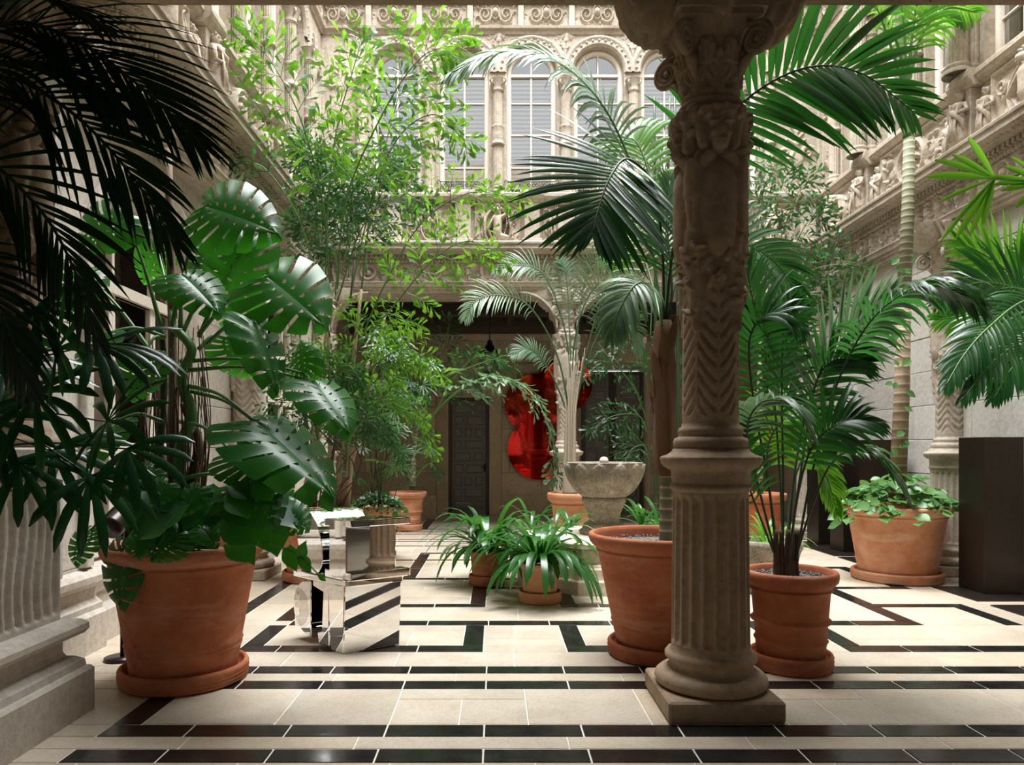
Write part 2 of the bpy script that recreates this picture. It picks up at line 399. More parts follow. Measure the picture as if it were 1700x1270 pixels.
def rel_panel(seed, w=1.5, h=.72, res=.013):
    q = random.Random(seed); r = Relief(w, h, res); k = seed % 4
    r.box(0, w, 0, .03, .03); r.box(0, w, h-.03, h, .03); r.box(0, .03, 0, h, .03); r.box(w-.03, w, 0, h, .03)
    if k in (0, 2):      # reclining half figure between strapwork
        cx = w*.5
        r.ring(cx, h*.42, h*.46, .03, .05, 1.25)
        r.cap(cx, h*.3, cx, h*.55, .15, .17, .13); r.disc(cx-.01, h*.76, .085, .15)
        for i in range(9): a = i*.7; r.disc(cx+.08*math.cos(a), h*.78+.08*math.sin(a), .035, .13)
        r.cap(cx-.12, h*.62, cx-.3, h*.38, .055, .045, .1); r.cap(cx-.3, h*.38, cx-.18, h*.15, .045, .035, .08)
        r.cap(cx+.12, h*.62, cx+.33, h*.72, .055, .045, .1); r.cap(cx+.33, h*.72, cx+.4, h*.4, .045, .03, .08)
        r.cap(cx-.05, h*.22, cx+.3, h*.16, .09, .06, .1); r.cap(cx+.05, h*.15, cx-.25, h*.08, .08, .05, .09)
        for i in range(9): x = cx+q.uniform(-.3, .35); r.cap(x, q.uniform(.05, .3), x+q.uniform(-.15, .15), q.uniform(.05, .5), .02, .015, .1)
        for sg in (-1, 1): r.spiral(cx+sg*w*.38, h*.7, .1, 1.5, .025, sg)
    elif k == 1:
        r.box(w*.32, w*.68, h*.25, h*.82, .05); r.ring(w*.5, h*.5, h*.4, .025, .04, 1.35)
        for sg in (-1, 1):
            r.figure(w*.5+sg*w*.33, .06, h*.72, q); r.spiral(w*.5+sg*w*.2, h*.9, .08, 1.4, .02, sg)
    else:
        r.ring(w*.5, h*.5, h*.38, .03, .05); r.ring(w*.5, h*.5, h*.28, .012, .03); r.figure(w*.5, h*.16, h*.66, q)
        for sg in (-1, 1): r.acanthus(w*.5+sg*w*.22, h*.5, .3, 0 if sg > 0 else PI, q, 6); r.spiral(w*.5+sg*w*.36, h*.28, .1, 1.5, .02, sg)
    r.speckle(int(50*w), .014, .034, q, .05, w-.05, .05, h-.05); r.edge(); return r.mesh('relief_panel', M['stone'], .9)
def rel_scroll(seed, w=1.0, h=.5, res=.012):
    q = random.Random(seed); r = Relief(w, h, res)
    for sg in (-1, 1):
        r.spiral(w*.5+sg*w*.24, h*.48, h*.33, 1.7, .026, sg, 0 if sg < 0 else PI); r.acanthus(w*.5+sg*w*.1, h*.2, .2, PI/2+sg*.9, q, 4)
        r.acanthus(w*.5+sg*w*.38, h*.75, .16, PI/2-sg*.7, q, 4)
    r.disc(w*.5, h*.55, h*.17, .07); r.ring(w*.5, h*.55, h*.24, .02, .04, .8); r.acanthus(w*.5, h*.74, .14, PI/2, q, 3)
    r.speckle(int(34*w), .01, .024, q); r.edge(); return r.mesh('relief_panel', M['stone'], .9)
def rel_candelabra(seed, w, h, res=.012):
    q = random.Random(seed); r = Relief(w, h, res)
    r.box(0, w*.1, 0, h, .015); r.box(w*.9, w, 0, h, .015); n = int(h/(w*1.2)); 
    for i in range(n):
        z = (i+.5)*h/n; r.disc(w*.5, z, w*.14, .035); r.cap(w*.5, z, w*.5, z+h/n*.6, w*.06, w*.03, .025)
        for sg in (-1, 1): r.spiral(w*.5+sg*w*.2, z+.1*w, w*.14, 1.2, w*.045, sg)
        r.acanthus(w*.5, z+w*.2, w*.5, PI/2, q, 3)
    r.edge(); return r.mesh('relief_panel', M['stone'], .9)
FRZ = [rel_frieze(i) for i in range(6)]
PNL = [rel_panel(i) for i in range(4)]
SCR = [rel_scroll(i) for i in range(3)]

def egg_dart(mb, x0, x1, z, y, s=.055):
    n = int((x1-x0)/s)
    for i in range(n):
        x = x0+(i+.5)*s
        V = [(x-.4*s, y, z), (x+.4*s, y, z), (x+.4*s, y, z+s), (x-.4*s, y, z+s), (x, y-.03, z+.1*s), (x+.3*s, y-.022, z+.55*s), (x-.3*s, y-.022, z+.55*s), (x, y-.03, z+.9*s)]
        mb.add(V, [(0, 1, 4), (1, 5, 4), (1, 2, 5), (2, 7, 5), (2, 3, 7), (3, 6, 7), (3, 0, 6), (0, 4, 6), (4, 5, 7, 6)])

def entablature(name, loc, rz, L, label, peds, Z0=4.12, upper=True):
    """architrave, carved frieze, cornice and balustrade of one side; local x runs along it, -y faces the court"""
    root = struct(name, label, loc, rz)
    mb = MB()
    prism(mb, [(.75, 4.12), (0, 4.12), (-.005, 4.165), (-.03, 4.17), (-.035, 4.21), (-.06, 4.215), (-.075, 4.26), (-.09, 4.28), (-.09, 4.295), (0, 4.30), (.75, 4.30)], 0, L)
    mb.obj('architrave', M['stone'], root, smooth=False)
    mb = MB(); bx(mb, 0, L, .012, .7, 4.30, 4.62); mb.obj('frieze_ground', M['stone'], root, smooth=False)
    n = int(round(L)); wd = L/n
    for i in range(n):
        o = link('relief_panel', FRZ[(i*5+len(name)) % 6], None, root, False); o.location = (i*wd, .004, 4.295); o.scale = (wd, 2.1, 1.0)
    mb = MB(); egg_dart(mb, 0, L, 4.62, -.01); mb.obj('egg_moulding', M['stone'], root, kind='stuff')
    mb = MB(); prism(mb, [(.7, 4.615), (0, 4.615), (-.01, 4.675), (-.03, 4.68), (-.03, 4.745), (-.16, 4.75), (-.17, 4.76), (-.22, 4.775), (-.24, 4.80), (-.255, 4.80), (-.255, 4.87), (-.28, 4.875), (-.285, 4.905), (-.26, 4.925), (.7, 4.93)], 0, L)
    mb.obj('cornice', M['stone'], root, smooth=False)
    mb = MB()
    for i in range(int(L/.075)):
        x = i*.075; bx(mb, x+.01, x+.052, -.075, -.02, 4.685, 4.745)
    mb.obj('dentils', M['stone'], root, smooth=False, kind='stuff')
    mb = MB()
    for i in range(int(L/.075)):
        x = i*.075; bx(mb, x+.012, x+.05, -.20, -.155, 4.758, 4.80)
    mb.obj('small_dentils', M['stone'], root, smooth=False, kind='stuff')
    if not upper: return root
    # balustrade: carved panels between pedestals
    mb = MB(); bx(mb, 0, L, .10, .45, 4.93, 5.66); mb.obj('balustrade_ground', M['stone'], root, smooth=False)
    mb = MB(); prism(mb, [(.5, 5.65), (.08, 5.65), (.05, 5.68), (.0, 5.70), (-.02, 5.74), (-.03, 5.74), (-.03, 5.79), (-.01, 5.81), (.5, 5.82)], 0, L)
    mb.obj('rail', M['stone'], root, smooth=False)
    PW = .17
    for i, p in enumerate(peds):
        mb = MB(); cbox(mb, p-PW, p+PW, -.05, .2, 4.93, 5.03, .01); cbox(mb, p-PW+.04, p+PW-.04, -.02, .2, 5.03, 5.64, .008)
        prism(mb, [(.5, 5.64), (-.02, 5.64), (-.05, 5.68), (-.08, 5.70), (-.10, 5.74), (-.10, 5.79), (-.08, 5.83), (.5, 5.83)], p-PW-.03, p+PW+.03)
        mb.obj('pedestal', M['stone'], root, smooth=False)
        if name != 'trim_back':
            statue(root, (p, -.06, 5.03))
            for sg in (-1, 1): statue(root, (p+sg*.30, .06, 4.98), .58)
    e = sorted(set([0.0]+list(peds)+[L]))
    for i in range(len(e)-1):
        g_ = .02 if name == 'trim_back' else .2; a, b = e[i]+(PW+g_ if e[i] in peds else .02), e[i+1]-(PW+g_ if e[i+1] in peds else .02)
        if b-a < .3: continue
        o = link('relief_panel', PNL[(i+len(name)) % 4], None, root, False); o.location = (a, .092, 4.93); o.scale = ((b-a)/1.5, 2.0, 1.0)
    return root
STAT = []
def statue(parent, loc, h=.6):
    """small draped figure standing against a pedestal"""
    if not STAT:
        for sd in range(3):
            q = random.Random(sd+40); mb = MB()
            def body(R, Z, A):
                return R*(1+.17*np.abs(np.sin(5*A+9*Z/h+sd))+.10*np.sin(7*A-31*Z+sd)-.05)
            lathe(mb, [(.001, 0), (.085, 0), (.095, .06), (.08, .2), (.075, .3), (.06, .36), (.085, .43), (.075, .47), (.03, .49), (.028, .5)], 20, fn=body)
            lathe(mb, [(.001, .485), (.034, .49), (.047, .525), (.048, .56), (.036, .59), (.001, .6)], 12)
            for sg in (-1, 1):
                e = (sg*q.uniform(.12, .15), -.02, q.uniform(.28, .4)); tube(mb, [(sg*.075, 0, .45), e, (sg*q.uniform(.02, .1), -.09, q.uniform(.25, .48))], [.03, .027, .02], 6)
            for i in range(14):
                a = q.uniform(0, 6.28); zz = q.uniform(-.02, .03); lathe(mb, [(.001, .54+zz), (.019, .555+zz), (.001, .58+zz)], 6, .04*math.cos(a), .04*math.sin(a))
            tube(mb, [(-.09, -.03, .44), (0, -.10, .36), (.10, -.06, .24), (.06, .02, .08)], [.02, .035, .03, .015], 6); tube(mb, [(.0, -.045, .53), (0, -.062, .545)], .010, 5)
            for i in range(6):
                x = q.uniform(-.07, .07); tube(mb, [(x, -.07, .42), (x+q.uniform(-.03, .03), -.10, .2), (x*1.3, -.10, .02)], [.008, .016, .014], 5)
            o = mb.obj('carved_figure', M['stone'], parent); o.location = (0, 0, -50); STAT.append(o.data); bpy.data.objects.remove(o)
    o = link('carved_figure', rnd.choice(STAT), None, parent, False); o.location = loc; s = h/.6; o.scale = (s*.95, s, s); o.rotation_euler = (0, 0, rnd.uniform(-.4, .4)); return o

# ---------------------------------------------------------------- columns
def capcyl(parts, R, Z, A):
    """height field on a cylinder, capsules given in (angle, z) with metric angle*rad"""
    H = np.zeros_like(R)
    for (a0, z0, a1, z1, r0, r1, hh, rad) in parts:
        x = ((A-a0+PI) % (2*PI)-PI)*rad+0*Z; dx = ((a1-a0))*rad; dz = z1-z0; Lq = dx*dx+dz*dz+1e-9; zz = Z-z0
        t = np.clip((x*dx+zz*dz)/Lq, 0, 1); d = np.hypot(x-t*dx, zz-t*dz)/(r0+(r1-r0)*t)
        H = np.maximum(H, hh*np.sqrt(np.clip(1-d*d, 0, 1)))
    return H
def make_column(fine=True):
    """meshes of one carved court column, axis at the origin, floor at z = 0"""
    D = {}; n = 96 if fine else 48
    mb = MB(); cbox(mb, -.32, .32, -.32, .32, 0, .12, .012); D['plinth'] = (mb, False)
    mb = MB(); lathe(mb, [(.20, .12), (.292, .12), (.312, .135), (.322, .16), (.315, .185), (.292, .205), (.268, .208), (.262, .215), (.245, .225), (.236, .245), (.238, .262), (.252, .27), (.262, .282), (.262, .30), (.250, .315), (.236, .318), (.232, .325), (.225, .34), (.223, .36)], n); D['base_moulding'] = (mb, True)
    nf = 20; zs = np.concatenate([np.linspace(.36, .42, 7), np.linspace(.45, 1.16, 10), np.linspace(1.17, 1.23, 7), [1.25]])
    def flute(R, Z, A):
        f = np.clip((np.abs(np.cos(A*nf/2))-.42)/.58, 0, 1); env = np.clip((Z-.375)/.03, 0, 1)*np.clip((1.225-Z)/.03, 0, 1)
        return R-.021*np.sqrt(f)*np.sqrt(env)
    mb = MB(); lathe(mb, [(.224-.010*(z-.36)/.9, z) for z in zs], nf*(10 if fine else 6), fn=flute); D['fluted_drum'] = (mb, True)
    mb = MB(); lathe(mb, [(.214, 1.25), (.222, 1.255), (.232, 1.27), (.232, 1.285), (.22, 1.295), (.222, 1.31), (.224, 1.35), (.226, 1.372), (.242, 1.38), (.268, 1.395), (.284, 1.415), (.288, 1.435), (.290, 1.448), (.282, 1.455), (.245, 1.468), (.222, 1.485), (.214, 1.50), (.206, 1.502), (.212, 1.515), (.214, 1.54), (.205, 1.562), (.19, 1.566), (.18, 1.575), (.183, 1.59), (.186, 1.605), (.178, 1.622), (.165, 1.63), (.162, 1.65)], n); D['moulded_band'] = (mb, True)
    # upper shaft: chevron gouges, then drapery, torso and mask in high relief
    q = random.Random(5); ps = []; 
    FR = -PI/2
    for k in range(4):
        a0 = FR+k*PI/2; big = 1 if k in (0, 2) else 1
        for sg in (-1, 1):
            ps.append((a0+sg*.78, 2.30, a0+sg*.80, 2.52, .035, .055, .045, .165)); ps.append((a0+sg*.8, 2.18, a0+sg*.76, 2.34, .018, .04, .035, .165))
            ps.append((a0+sg*.55, 2.62, a0+sg*.95, 2.95, .05, .06, .05, .17)); ps.append((a0+sg*.80, 2.95, a0+sg*.85, 3.12, .07, .05, .07, .17))
            ps.append((a0+sg*.62, 3.02, a0+sg*.75, 2.75, .045, .03, .06, .17)); ps.append((a0+sg*.35, 2.58, a0+sg*.7, 2.50, .03, .04, .04, .17))
            ps.append((a0+sg*.12, 2.95, a0+sg*.35, 2.98, .05, .05, .040, .17))          # chest
            ps.append((a0+sg*.55, 3.12, a0+sg*.30, 3.16, .05, .04, .055, .17))
            ps.append((a0+sg*.62, 3.38, a0+sg*.5, 3.22, .05, .03, .06, .17)); ps.append((a0+sg*.55, 3.36, a0+sg*.85, 3.44, .04, .04, .06, .17))
        ps.append((a0, 2.70, a0, 3.0, .11, .14, .06, .17)); ps.append((a0, 2.62, a0, 2.66, .04, .07, .045, .17))
        ps.append((a0, 3.22, a0, 3.36, .052, .075, .075, .17))                            # face
        ps.append((a0, 3.27, a0, 3.31, .011, .008, .10, .17)); ps.append((a0-.1, 3.232, a0+.1, 3.232, .009, .009, .083, .17))
        for sg in (-1, 1):
            ps.append((a0+sg*.08, 3.333, a0+sg*.30, 3.330, .013, .009, .090, .17)); ps.append((a0+sg*.16, 3.285, a0+sg*.22, 3.27, .022, .02, .078, .17))
        for i in range(11):
            a = a0-.5+i*.1; ps.append((a, 3.40+.03*math.sin(i*2.3), a+.05, 3.42, .026, .02, .085, .17))
        for i in range(16):
            a = a0+q.uniform(-.78, .78); z = q.uniform(2.45, 2.62); ps.append((a, z, a+q.uniform(-.15, .15), z+q.uniform(-.06, .06), q.uniform(.014, .028), .012, q.uniform(.03, .05), .165))
        for i in range(26):
            a = a0+q.choice((-1, 1))*q.uniform(.5, .8); z = q.uniform(2.25, 3.45); ps.append((a, z, a+q.uniform(-.2, .2), z+q.uniform(-.05, .05), q.uniform(.014, .035), .012, q.uniform(.03, .075), .17))
    def shaft(R, Z, A):
        H = capcyl(ps, R, Z, A)
        a = (A-FR+PI/4) % (PI/2)-PI/4; u = (Z-1.72-.30*np.abs(a)*-1.0)
        ch = np.abs(((u-.38*(np.abs(a)/.785)**1.15) % .085)/.085-.5)*2
        env = np.clip((Z-1.69)/.02, 0, 1)*np.clip((2.36-.45*(np.abs(a)/.785)-Z+.2)/.02, 0, 1)*np.clip((np.abs(a)-.05)/.03, 0, 1)*np.clip((.74-np.abs(a))/.03, 0, 1)
        g = np.clip((ch-.55)/.45, 0, 1)*env*(H < .004)
        return R-.014*np.sqrt(g)+H
    nz_ = 230 if fine else 110
    mb = MB(); lathe(mb, [(.160-.006*(z-1.65)/1.85, z) for z in np.linspace(1.65, 3.49, nz_)], 140 if fine else 72, fn=shaft); D['carved_shaft'] = (mb, True)
    mb = MB(); lathe(mb, [(.15, 3.45), (.175, 3.462), (.186, 3.478), (.186, 3.49), (.176, 3.505), (.160, 3.512), (.155, 3.52), (.165, 3.535), (.165, 3.55), (.15, 3.56), (.001, 3.562)], n); D['neck_ring'] = (mb, True)
    def bell(R, Z, A):
        H = capcyl(bell.ps, R, Z, A); return R+H
    bell.ps = []
    for k in range(8):
        a = k*PI/4+PI/8*0
        bell.ps += [(a, 3.57, a, 3.68, .045, .05, .028, .16)]+[(a+j*.13, 3.60+.02*(2-abs(j)), a+j*.2, 3.69-.02*abs(j), .014, .016, .036, .16) for j in (-2, -1, 0, 1, 2)]
        a += PI/8; bell.ps += [(a, 3.66, a, 3.78, .045, .05, .03, .17)]+[(a+j*.13, 3.69, a+j*.2, 3.79-.02*abs(j), .014, .017, .042, .17) for j in (-2, -1, 0, 1, 2)]
    mb = MB(); lathe(mb, [(.145+.09*max(0, (z-3.56)/.36)**2.2, z) for z in np.linspace(3.54, 3.92, 60 if fine else 34)], 120 if fine else 64, fn=bell); D['capital_bell'] = (mb, True)
    mb = MB(); 
    sq = lambda h, c: [(h*math.copysign(1, x)*(1 if abs(y) < 1 else 1), 0) for x, y in ()]
    for (z0, z1, r) in ((3.92, 3.955, .235), (3.955, 3.985, .255)):
        P = []
        for k in range(4):
            a = PI/4+k*PI/2
            for j in range(8):
                b = a+(j-.0)/8*PI/2; rr = r*(1.38-.42*math.sin(j/8*PI)); P.append((rr*math.cos(b), rr*math.sin(b)))
        m = len(P); mb.add([(x, y, z0) for x, y in P]+[(x, y, z1) for x, y in P], [(i, (i+1) % m, m+(i+1) % m, m+i) for i in range(m)]+[tuple(range(m))[::-1], tuple(range(m, 2*m))])
    D['abacus'] = (mb, False)
    mb = MB(); # one volute, in the local xz plane towards +x
    pts = [];
    for i in range(46):
        t = i/45; a = PI/2-t*2.6*2*PI; r = .085*(1-.86*t); pts.append((.285+r*math.cos(a), 0, 3.80+r*math.sin(a)))
    tube(mb, [(.14, 0, 3.90), (.21, 0, 3.905)]+pts, [.02, .022, .022, .02, .018, .014, .01], 8)
    for i in range(46):
        pass
    tube(mb, [(.285, -.022, 3.80), (.285, .022, 3.80)], .018, 8); tube(mb, [(.16, 0, 3.62), (.21, 0, 3.70), (.27, 0, 3.73)], [.02, .035, .01], 6)
    D['volute'] = (mb, True)
    # corbel above the capital: two big scrolled arms along x and two short along y
    def bracket(L, wd):
        mb = MB(); q = random.Random(3); nu, nv = (52, 26) if fine else (30, 16); V = []
        for i in range(nu):
            u = i/(nu-1); x = L*u; zt = 4.20
            zb = 4.0-.09*math.exp(-((u-.62)/.24)**2)
            if u > .78: zb = 4.19-(4.19-zb)*math.sqrt(max(0, 1-((u-.78)/.22)**2))
            for j in range(nv):
                v = j/(nv-1); a = PI*v; cy = -math.cos(a)*wd*(1-.25*u); bulge = math.sin(a)**.5
                z = zt+(zb-.0-zt)*bulge
                nn = (.030*abs(math.sin(v*PI*4.5+2*u))**.6*math.sin(a)+.016*abs(math.sin(u*16+3*math.sin(v*7)))+.012*math.sin(41*u+23*v))*min(1, (1-u)*6)
                V.append((x, cy, z-abs(nn)))
        mb.add(V, grid_faces(nu, nv))
        for yy in (-wd*.62, wd*.62): tube(mb, [(L*.80+.075*(1-.8*t)*math.cos(PI/2-t*12), yy, 4.09+.075*(1-.8*t)*math.sin(PI/2-t*12)) for t in np.linspace(0, 1, 26)], [.022, .014], 6)
        return mb
    mb = MB(); cbox(mb, -.23, .23, -.23, .23, 3.985, 4.03, .01); cbox(mb, -.20, .20, -.20, .20, 4.03, 4.21, .01)
    for sg in (-1, 1):
        tube(mb, [(sg*.22, -.22, 4.0), (sg*.25, -.22, 4.08), (sg*.33, -.22, 4.2)], .018, 8); tube(mb, [(sg*.18, -.205, 4.03), (sg*.19, -.21, 4.1), (sg*.25, -.21, 4.2)], .012, 8)
    lathe(mb, [(.001, 4.05), (.06, 4.07), (.07, 4.12), (.05, 4.16), (.001, 4.18)], 12, 0, -.19)
    D['impost_block'] = (mb, False)
    D['bracket_long'] = (bracket(.54, .22), True); D['bracket_short'] = (bracket(.30, .12), True)
    return D
def realise(D):
    out = {}
    for k, (mb, sm) in D.items():
        me = bpy.data.meshes.new(k); me.from_pydata(np.concatenate(mb.v).tolist(), [], mb.f)
        me.polygons.foreach_set('use_smooth', [sm]*len(me.polygons)); out[k] = me
    return out
COLF = realise(make_column(True)); COLC = realise(make_column(False))
def column(loc, label, D, mat, rz=0, group=None, skip=(), brk=True):
    t = thing('column', label, 'column', loc, rz, group)
    for k in ('plinth', 'base_moulding', 'fluted_drum', 'moulded_band', 'carved_shaft', 'neck_ring', 'capital_bell', 'abacus', 'impost_block'):
        if k in skip: continue
        me = D[k]
        if not me.materials: me.materials.append(mat)
        o = link(k, me, None, t, False)
        if me.materials[0] != mat: o.material_slots[0].link = 'OBJECT'; o.material_slots[0].material = mat
    for k in range(4):
        me = D['volute']
        if not me.materials: me.materials.append(mat)
        link('volute', me, None, t, False, rot=(0, 0, PI/4+k*PI/2))
    if brk:
        for k in range(4):
            me = D['bracket_long' if k % 2 == 0 else 'bracket_short']
            if not me.materials: me.materials.append(mat)
            link('bracket', me, None, t, False, rot=(0, 0, k*PI/2))
    return t

# ---------------------------------------------------------------- floor
floor = struct('floor', 'polished court floor of beige slabs with black marble bands')
mb = MB(); bx(mb, -4.1, 6.2, -3, 16.6, -.1, -.004); mb.obj('mortar_bed', M['mortar'], floor, smooth=False)
TM = {}
def slab(x0, x1, y0, y1, mat, g=.0035):
    wd, dp = round(x1-x0-2*g, 3), round(y1-y0-2*g, 3)
    if wd < .02 or dp < .02: return
    k = (wd, dp, mat)
    if k not in TM:
        v, f = cbox_data(wd/2, dp/2, .02, .0035); me = bpy.data.meshes.new('tile'); me.from_pydata(v, [], f); me.materials.append(M[mat]); TM[k] = me
    o = link('tile', TM[k], None, floor, False); o.location = ((x0+x1)/2, (y0+y1)/2, -.02+rnd.uniform(-.0008, .0008))
def xcut(iv, lo, hi):
    """the gaps left between black intervals"""
    out = []; x = lo
    for a, b in sorted(iv):
        if a > x: out.append((x, min(a, hi)))
        x = max(x, b)
    if x < hi: out.append((x, hi))
    return out
XL, XR = -3.3, 6.0
def row_black(y0, y1, ivs):
    for a, b in ivs:
        ks = [a]+[k*.524-.062 for k in range(-8, 14) if a+.12 < k*.524-.062 < b-.12]+[b]
        for p, q_ in zip(ks, ks[1:]): slab(p, q_, y0, y1, 'black', .004)
def row_beige(y0, y1, ivs, wmin=.5, wmax=.95, comp=False):
    for a, b in ivs:
        x = a
        while x < b-.02:
            wd = rnd.uniform(wmin, wmax); x1 = x+wd
            if b-x1 < .25: x1 = b
            if comp and y1-y0 > .45 and rnd.random() < .6:
                k = rnd.random()
                if k < .4: s = y0+(y1-y0)*rnd.choice((.3, .66)); slab(x, x1, y0, s, 'tile'); m = x+(x1-x)*rnd.uniform(.35, .65); slab(x, m, s, y1, 'tile'); slab(m, x1, s, y1, 'tile')
                elif k < .7: s = y0+(y1-y0)*.5; slab(x, x1, y0, s, 'tile'); slab(x, x1, s, y1, 'tile')
                else: s = y0+(y1-y0)*.68; m = x+(x1-x)*.5; slab(x, m, y0, s, 'tile'); slab(m, x1, y0, s, 'tile'); slab(x, x1, s, y1, 'tile')
            else: slab(x, x1, y0, y1, 'tile')
            x = x1
ROWS = [(1.4, 2.2, 0, []), (2.2, 3.0, 0, []), (3.0, 3.455, 0, []),
    (3.455, 3.614, 1, [(-2.10, XR)]), (3.614, 3.770, 2, []), (3.770, 3.934, 1, [(-2.09, XR)]),
    (3.934, 4.517, 3, [(-2.09, -1.93)]), (4.517, 4.675, 1, [(-2.09, XR)]), (4.675, 4.83, 2, [(-2.09, -1.93)]), (4.83, 4.988, 1, [(-2.09, XR)]),
    (4.988, 5.341, 2, []), (5.341, 5.513, 1, [(-1.93, -.092), (.53, 2.30), (2.62, XR)]),
    (5.513, 6.145, 3, [(-1.93, -1.77), (-.256, -.092), (.53, .694), (2.14, 2.30), (2.62, 2.786)]),
    (6.145, 6.307, 1, [(-1.77, 3.65), (4.34, 4.50)]),
    (6.307, 6.844, 2, [(-2.42, -2.26), (-1.93, -1.77), (3.49, 3.65), (4.34, 4.50)]),
    (6.844, 6.99, 1, [(-2.42, -2.26), (-1.93, -.094), (.62, 2.4), (3.49, 4.50)]),
    (6.99, 7.73, 3, [(-2.42, -2.26), (-.252, -.094), (.62, .78), (3.49, 3.65)]),
    (7.73, 7.87, 1, [(-2.42, -2.26), (-.252, .8), (3.35, 4.47)]),
    (7.87, 8.28, 2, [(-2.42, -2.26), (4.30, 4.46)]), (8.28, 8.40, 1, [(-2.42, -2.26), (-1.09, .6), (4.30, 4.46)]),
    (8.40, 9.05, 3, [(-2.42, -2.26), (-1.09, -.93), (4.30, 4.46)]), (9.05, 9.20, 1, [(-2.42, -2.26), (-1.09, -.93), (2.9, 4.46)]),
    (9.20, 9.70, 2, [(-1.09, -.93)]), (9.70, 9.80, 1, [(-2.4, 3.1)]), (9.80, 10.31, 2, [(-1.09, -.93), (3.7, 3.86)]), (10.31, 10.44, 1, [(-1.09, 3.86)]),
    (10.44, 11.10, 3, []), (11.10, 11.20, 1, [(XL, XR)]), (11.20, 11.66, 2, []), (11.66, 11.76, 1, [(XL, XR)]), (11.76, 11.92, 2, []), (11.92, 12.02, 1, [(XL, XR)]),
    (12.02, 12.66, 2, []), (12.66, 12.76, 1, [(XL, XR)]), (12.76, 13.0, 2, []), (13.0, 13.1, 1, [(XL, XR)]), (13.1, 13.45, 2, []), (13.45, 13.55, 1, [(XL, XR)]),
    (13.55, 14.5, 3, [(-1.46, -1.28)]), (14.5, 15.5, 3, [(-1.46, -1.28)]), (15.5, 16.4, 3, [])]
for y0, y1, k, ivs in ROWS:
    row_black(y0, y1, ivs)
    row_beige(y0, y1, xcut(ivs, XL, XR), *((.75, 1.1) if k == 2 else (.55, .8)), comp=(k == 3))
x = XL
while x < XR: slab(x, min(XR, x+1.1), -2.9, -1.2, 'tile'); slab(x, min(XR, x+1.1), -1.2, 1.4, 'tile'); x += 1.1
print('floor done', len(TM))

# ---------------------------------------------------------------- walls of stone blocks
def block_wall(root, mapf, x0, x1, z0, z1, ch, lw, mat, holes=(), t=.10, seed=1, back=True, jit=.004):
    """courses of separate blocks; mapf(mid x, mid z) -> world place; x runs along the wall"""
    q = random.Random(seed); z = z0; r = 0
    n = max(1, round((z1-z0)/ch)); hgt = (z1-z0)/n
    for i in range(n):
        za, zb = z0+i*hgt, z0+(i+1)*hgt
        cuts = []
        for (hx0, hx1, hz0, hz1) in holes:
            if zb > hz0+.02 and za < hz1-.02: cuts.append((hx0, hx1))
        for a, b in xcut(cuts, x0, x1):
            x = a-(q.uniform(.2, .8)*lw if i % 2 else 0)
            while x < b-.01:
                xn = x+lw*q.uniform(.85, 1.2)
                if b-xn < lw*.3: xn = b
                p0, p1 = max(x, a), min(xn, b)
                if p1-p0 > .05:
                    v, f = cbox_data((p1-p0)/2-.003, t/2, (zb-za)/2-.003, .006); me = bpy.data.meshes.new('stone_block'); me.from_pydata(v, [], f); me.materials.append(mat)
                    o = link('stone_block', me, None, root, False); o.location = ((p0+p1)/2, t/2+q.uniform(-jit, jit), (za+zb)/2)
                x = xn
# right wall: local x = along -Y from the far end
wr = struct('wall_right', 'right wall of the court in smooth grey-beige ashlar blocks', (5.56, 12.3, 0), -PI/2)
mb = MB(); bx(mb, 0, 9.5, .06, .4, 0, 4.3); mb.obj('wall_core', M['mortar2'], wr, smooth=False)
block_wall(wr, None, 0, 8.8, .30, 4.25, .44, 1.0, M['granite'], seed=4)
mb = MB(); prism(mb, [(.2, 0), (-.10, 0), (-.10, .2), (-.06, .24), (-.05, .28), (0, .30), (.2, .30)], 0, 8.8); mb.obj('plinth_course', M['base'], wr, smooth=False)
# back wall of the gallery behind the court
wbk = struct('wall_back', 'brown stone block wall at the back of the far gallery', (0, 16.4, 0))
mb = MB(); bx(mb, -3.6, 6.2, .06, .4, 0, 4.7)
DX0, DX1, DH = -1.07, -.15, 2.66
mb = MB(); bx(mb, -3.6, DX0-.02, .07, .4, 0, 4.6); bx(mb, DX1+.02, 1.95, .07, .4, 0, 4.6); bx(mb, 3.35, 6.2, .07, .4, 0, 4.6); bx(mb, DX0-.02, DX1+.02, .07, .4, DH, 4.6); bx(mb, 1.95, 3.35, .07, .4, 3.3, 4.6)
mb.obj('wall_core', M['mortar2'], wbk, smooth=False)
block_wall(wbk, None, -3.4, 6.0, .45, 4.45, .50, .78, M['brown'], holes=((DX0-.28, DX1+.28, 0, DH+.3), (1.85, 3.45, 0, 3.3)), seed=9)
for a, b in ((-3.4, DX0-.28), (DX1+.28, 1.85), (3.45, 6.0)):
    mb = MB(); prism(mb, [(.1, 0), (-.06, 0), (-.06, .36), (-.03, .40), (0, .45), (.1, .45)], a, b); mb.obj('plinth_course', M['brown'], wbk, smooth=False)
for k, (a, b, c, d) in enumerate(((DX0-.28, DX0, 0, DH), (DX1, DX1+.28, 0, DH), (DX0-.28, DX1+.28, DH, DH+.3))):
    mb = MB(); cbox(mb, a, b, -.035, .2, c, d, .012); mb.obj('door_surround', M['brown'], wbk, smooth=False)
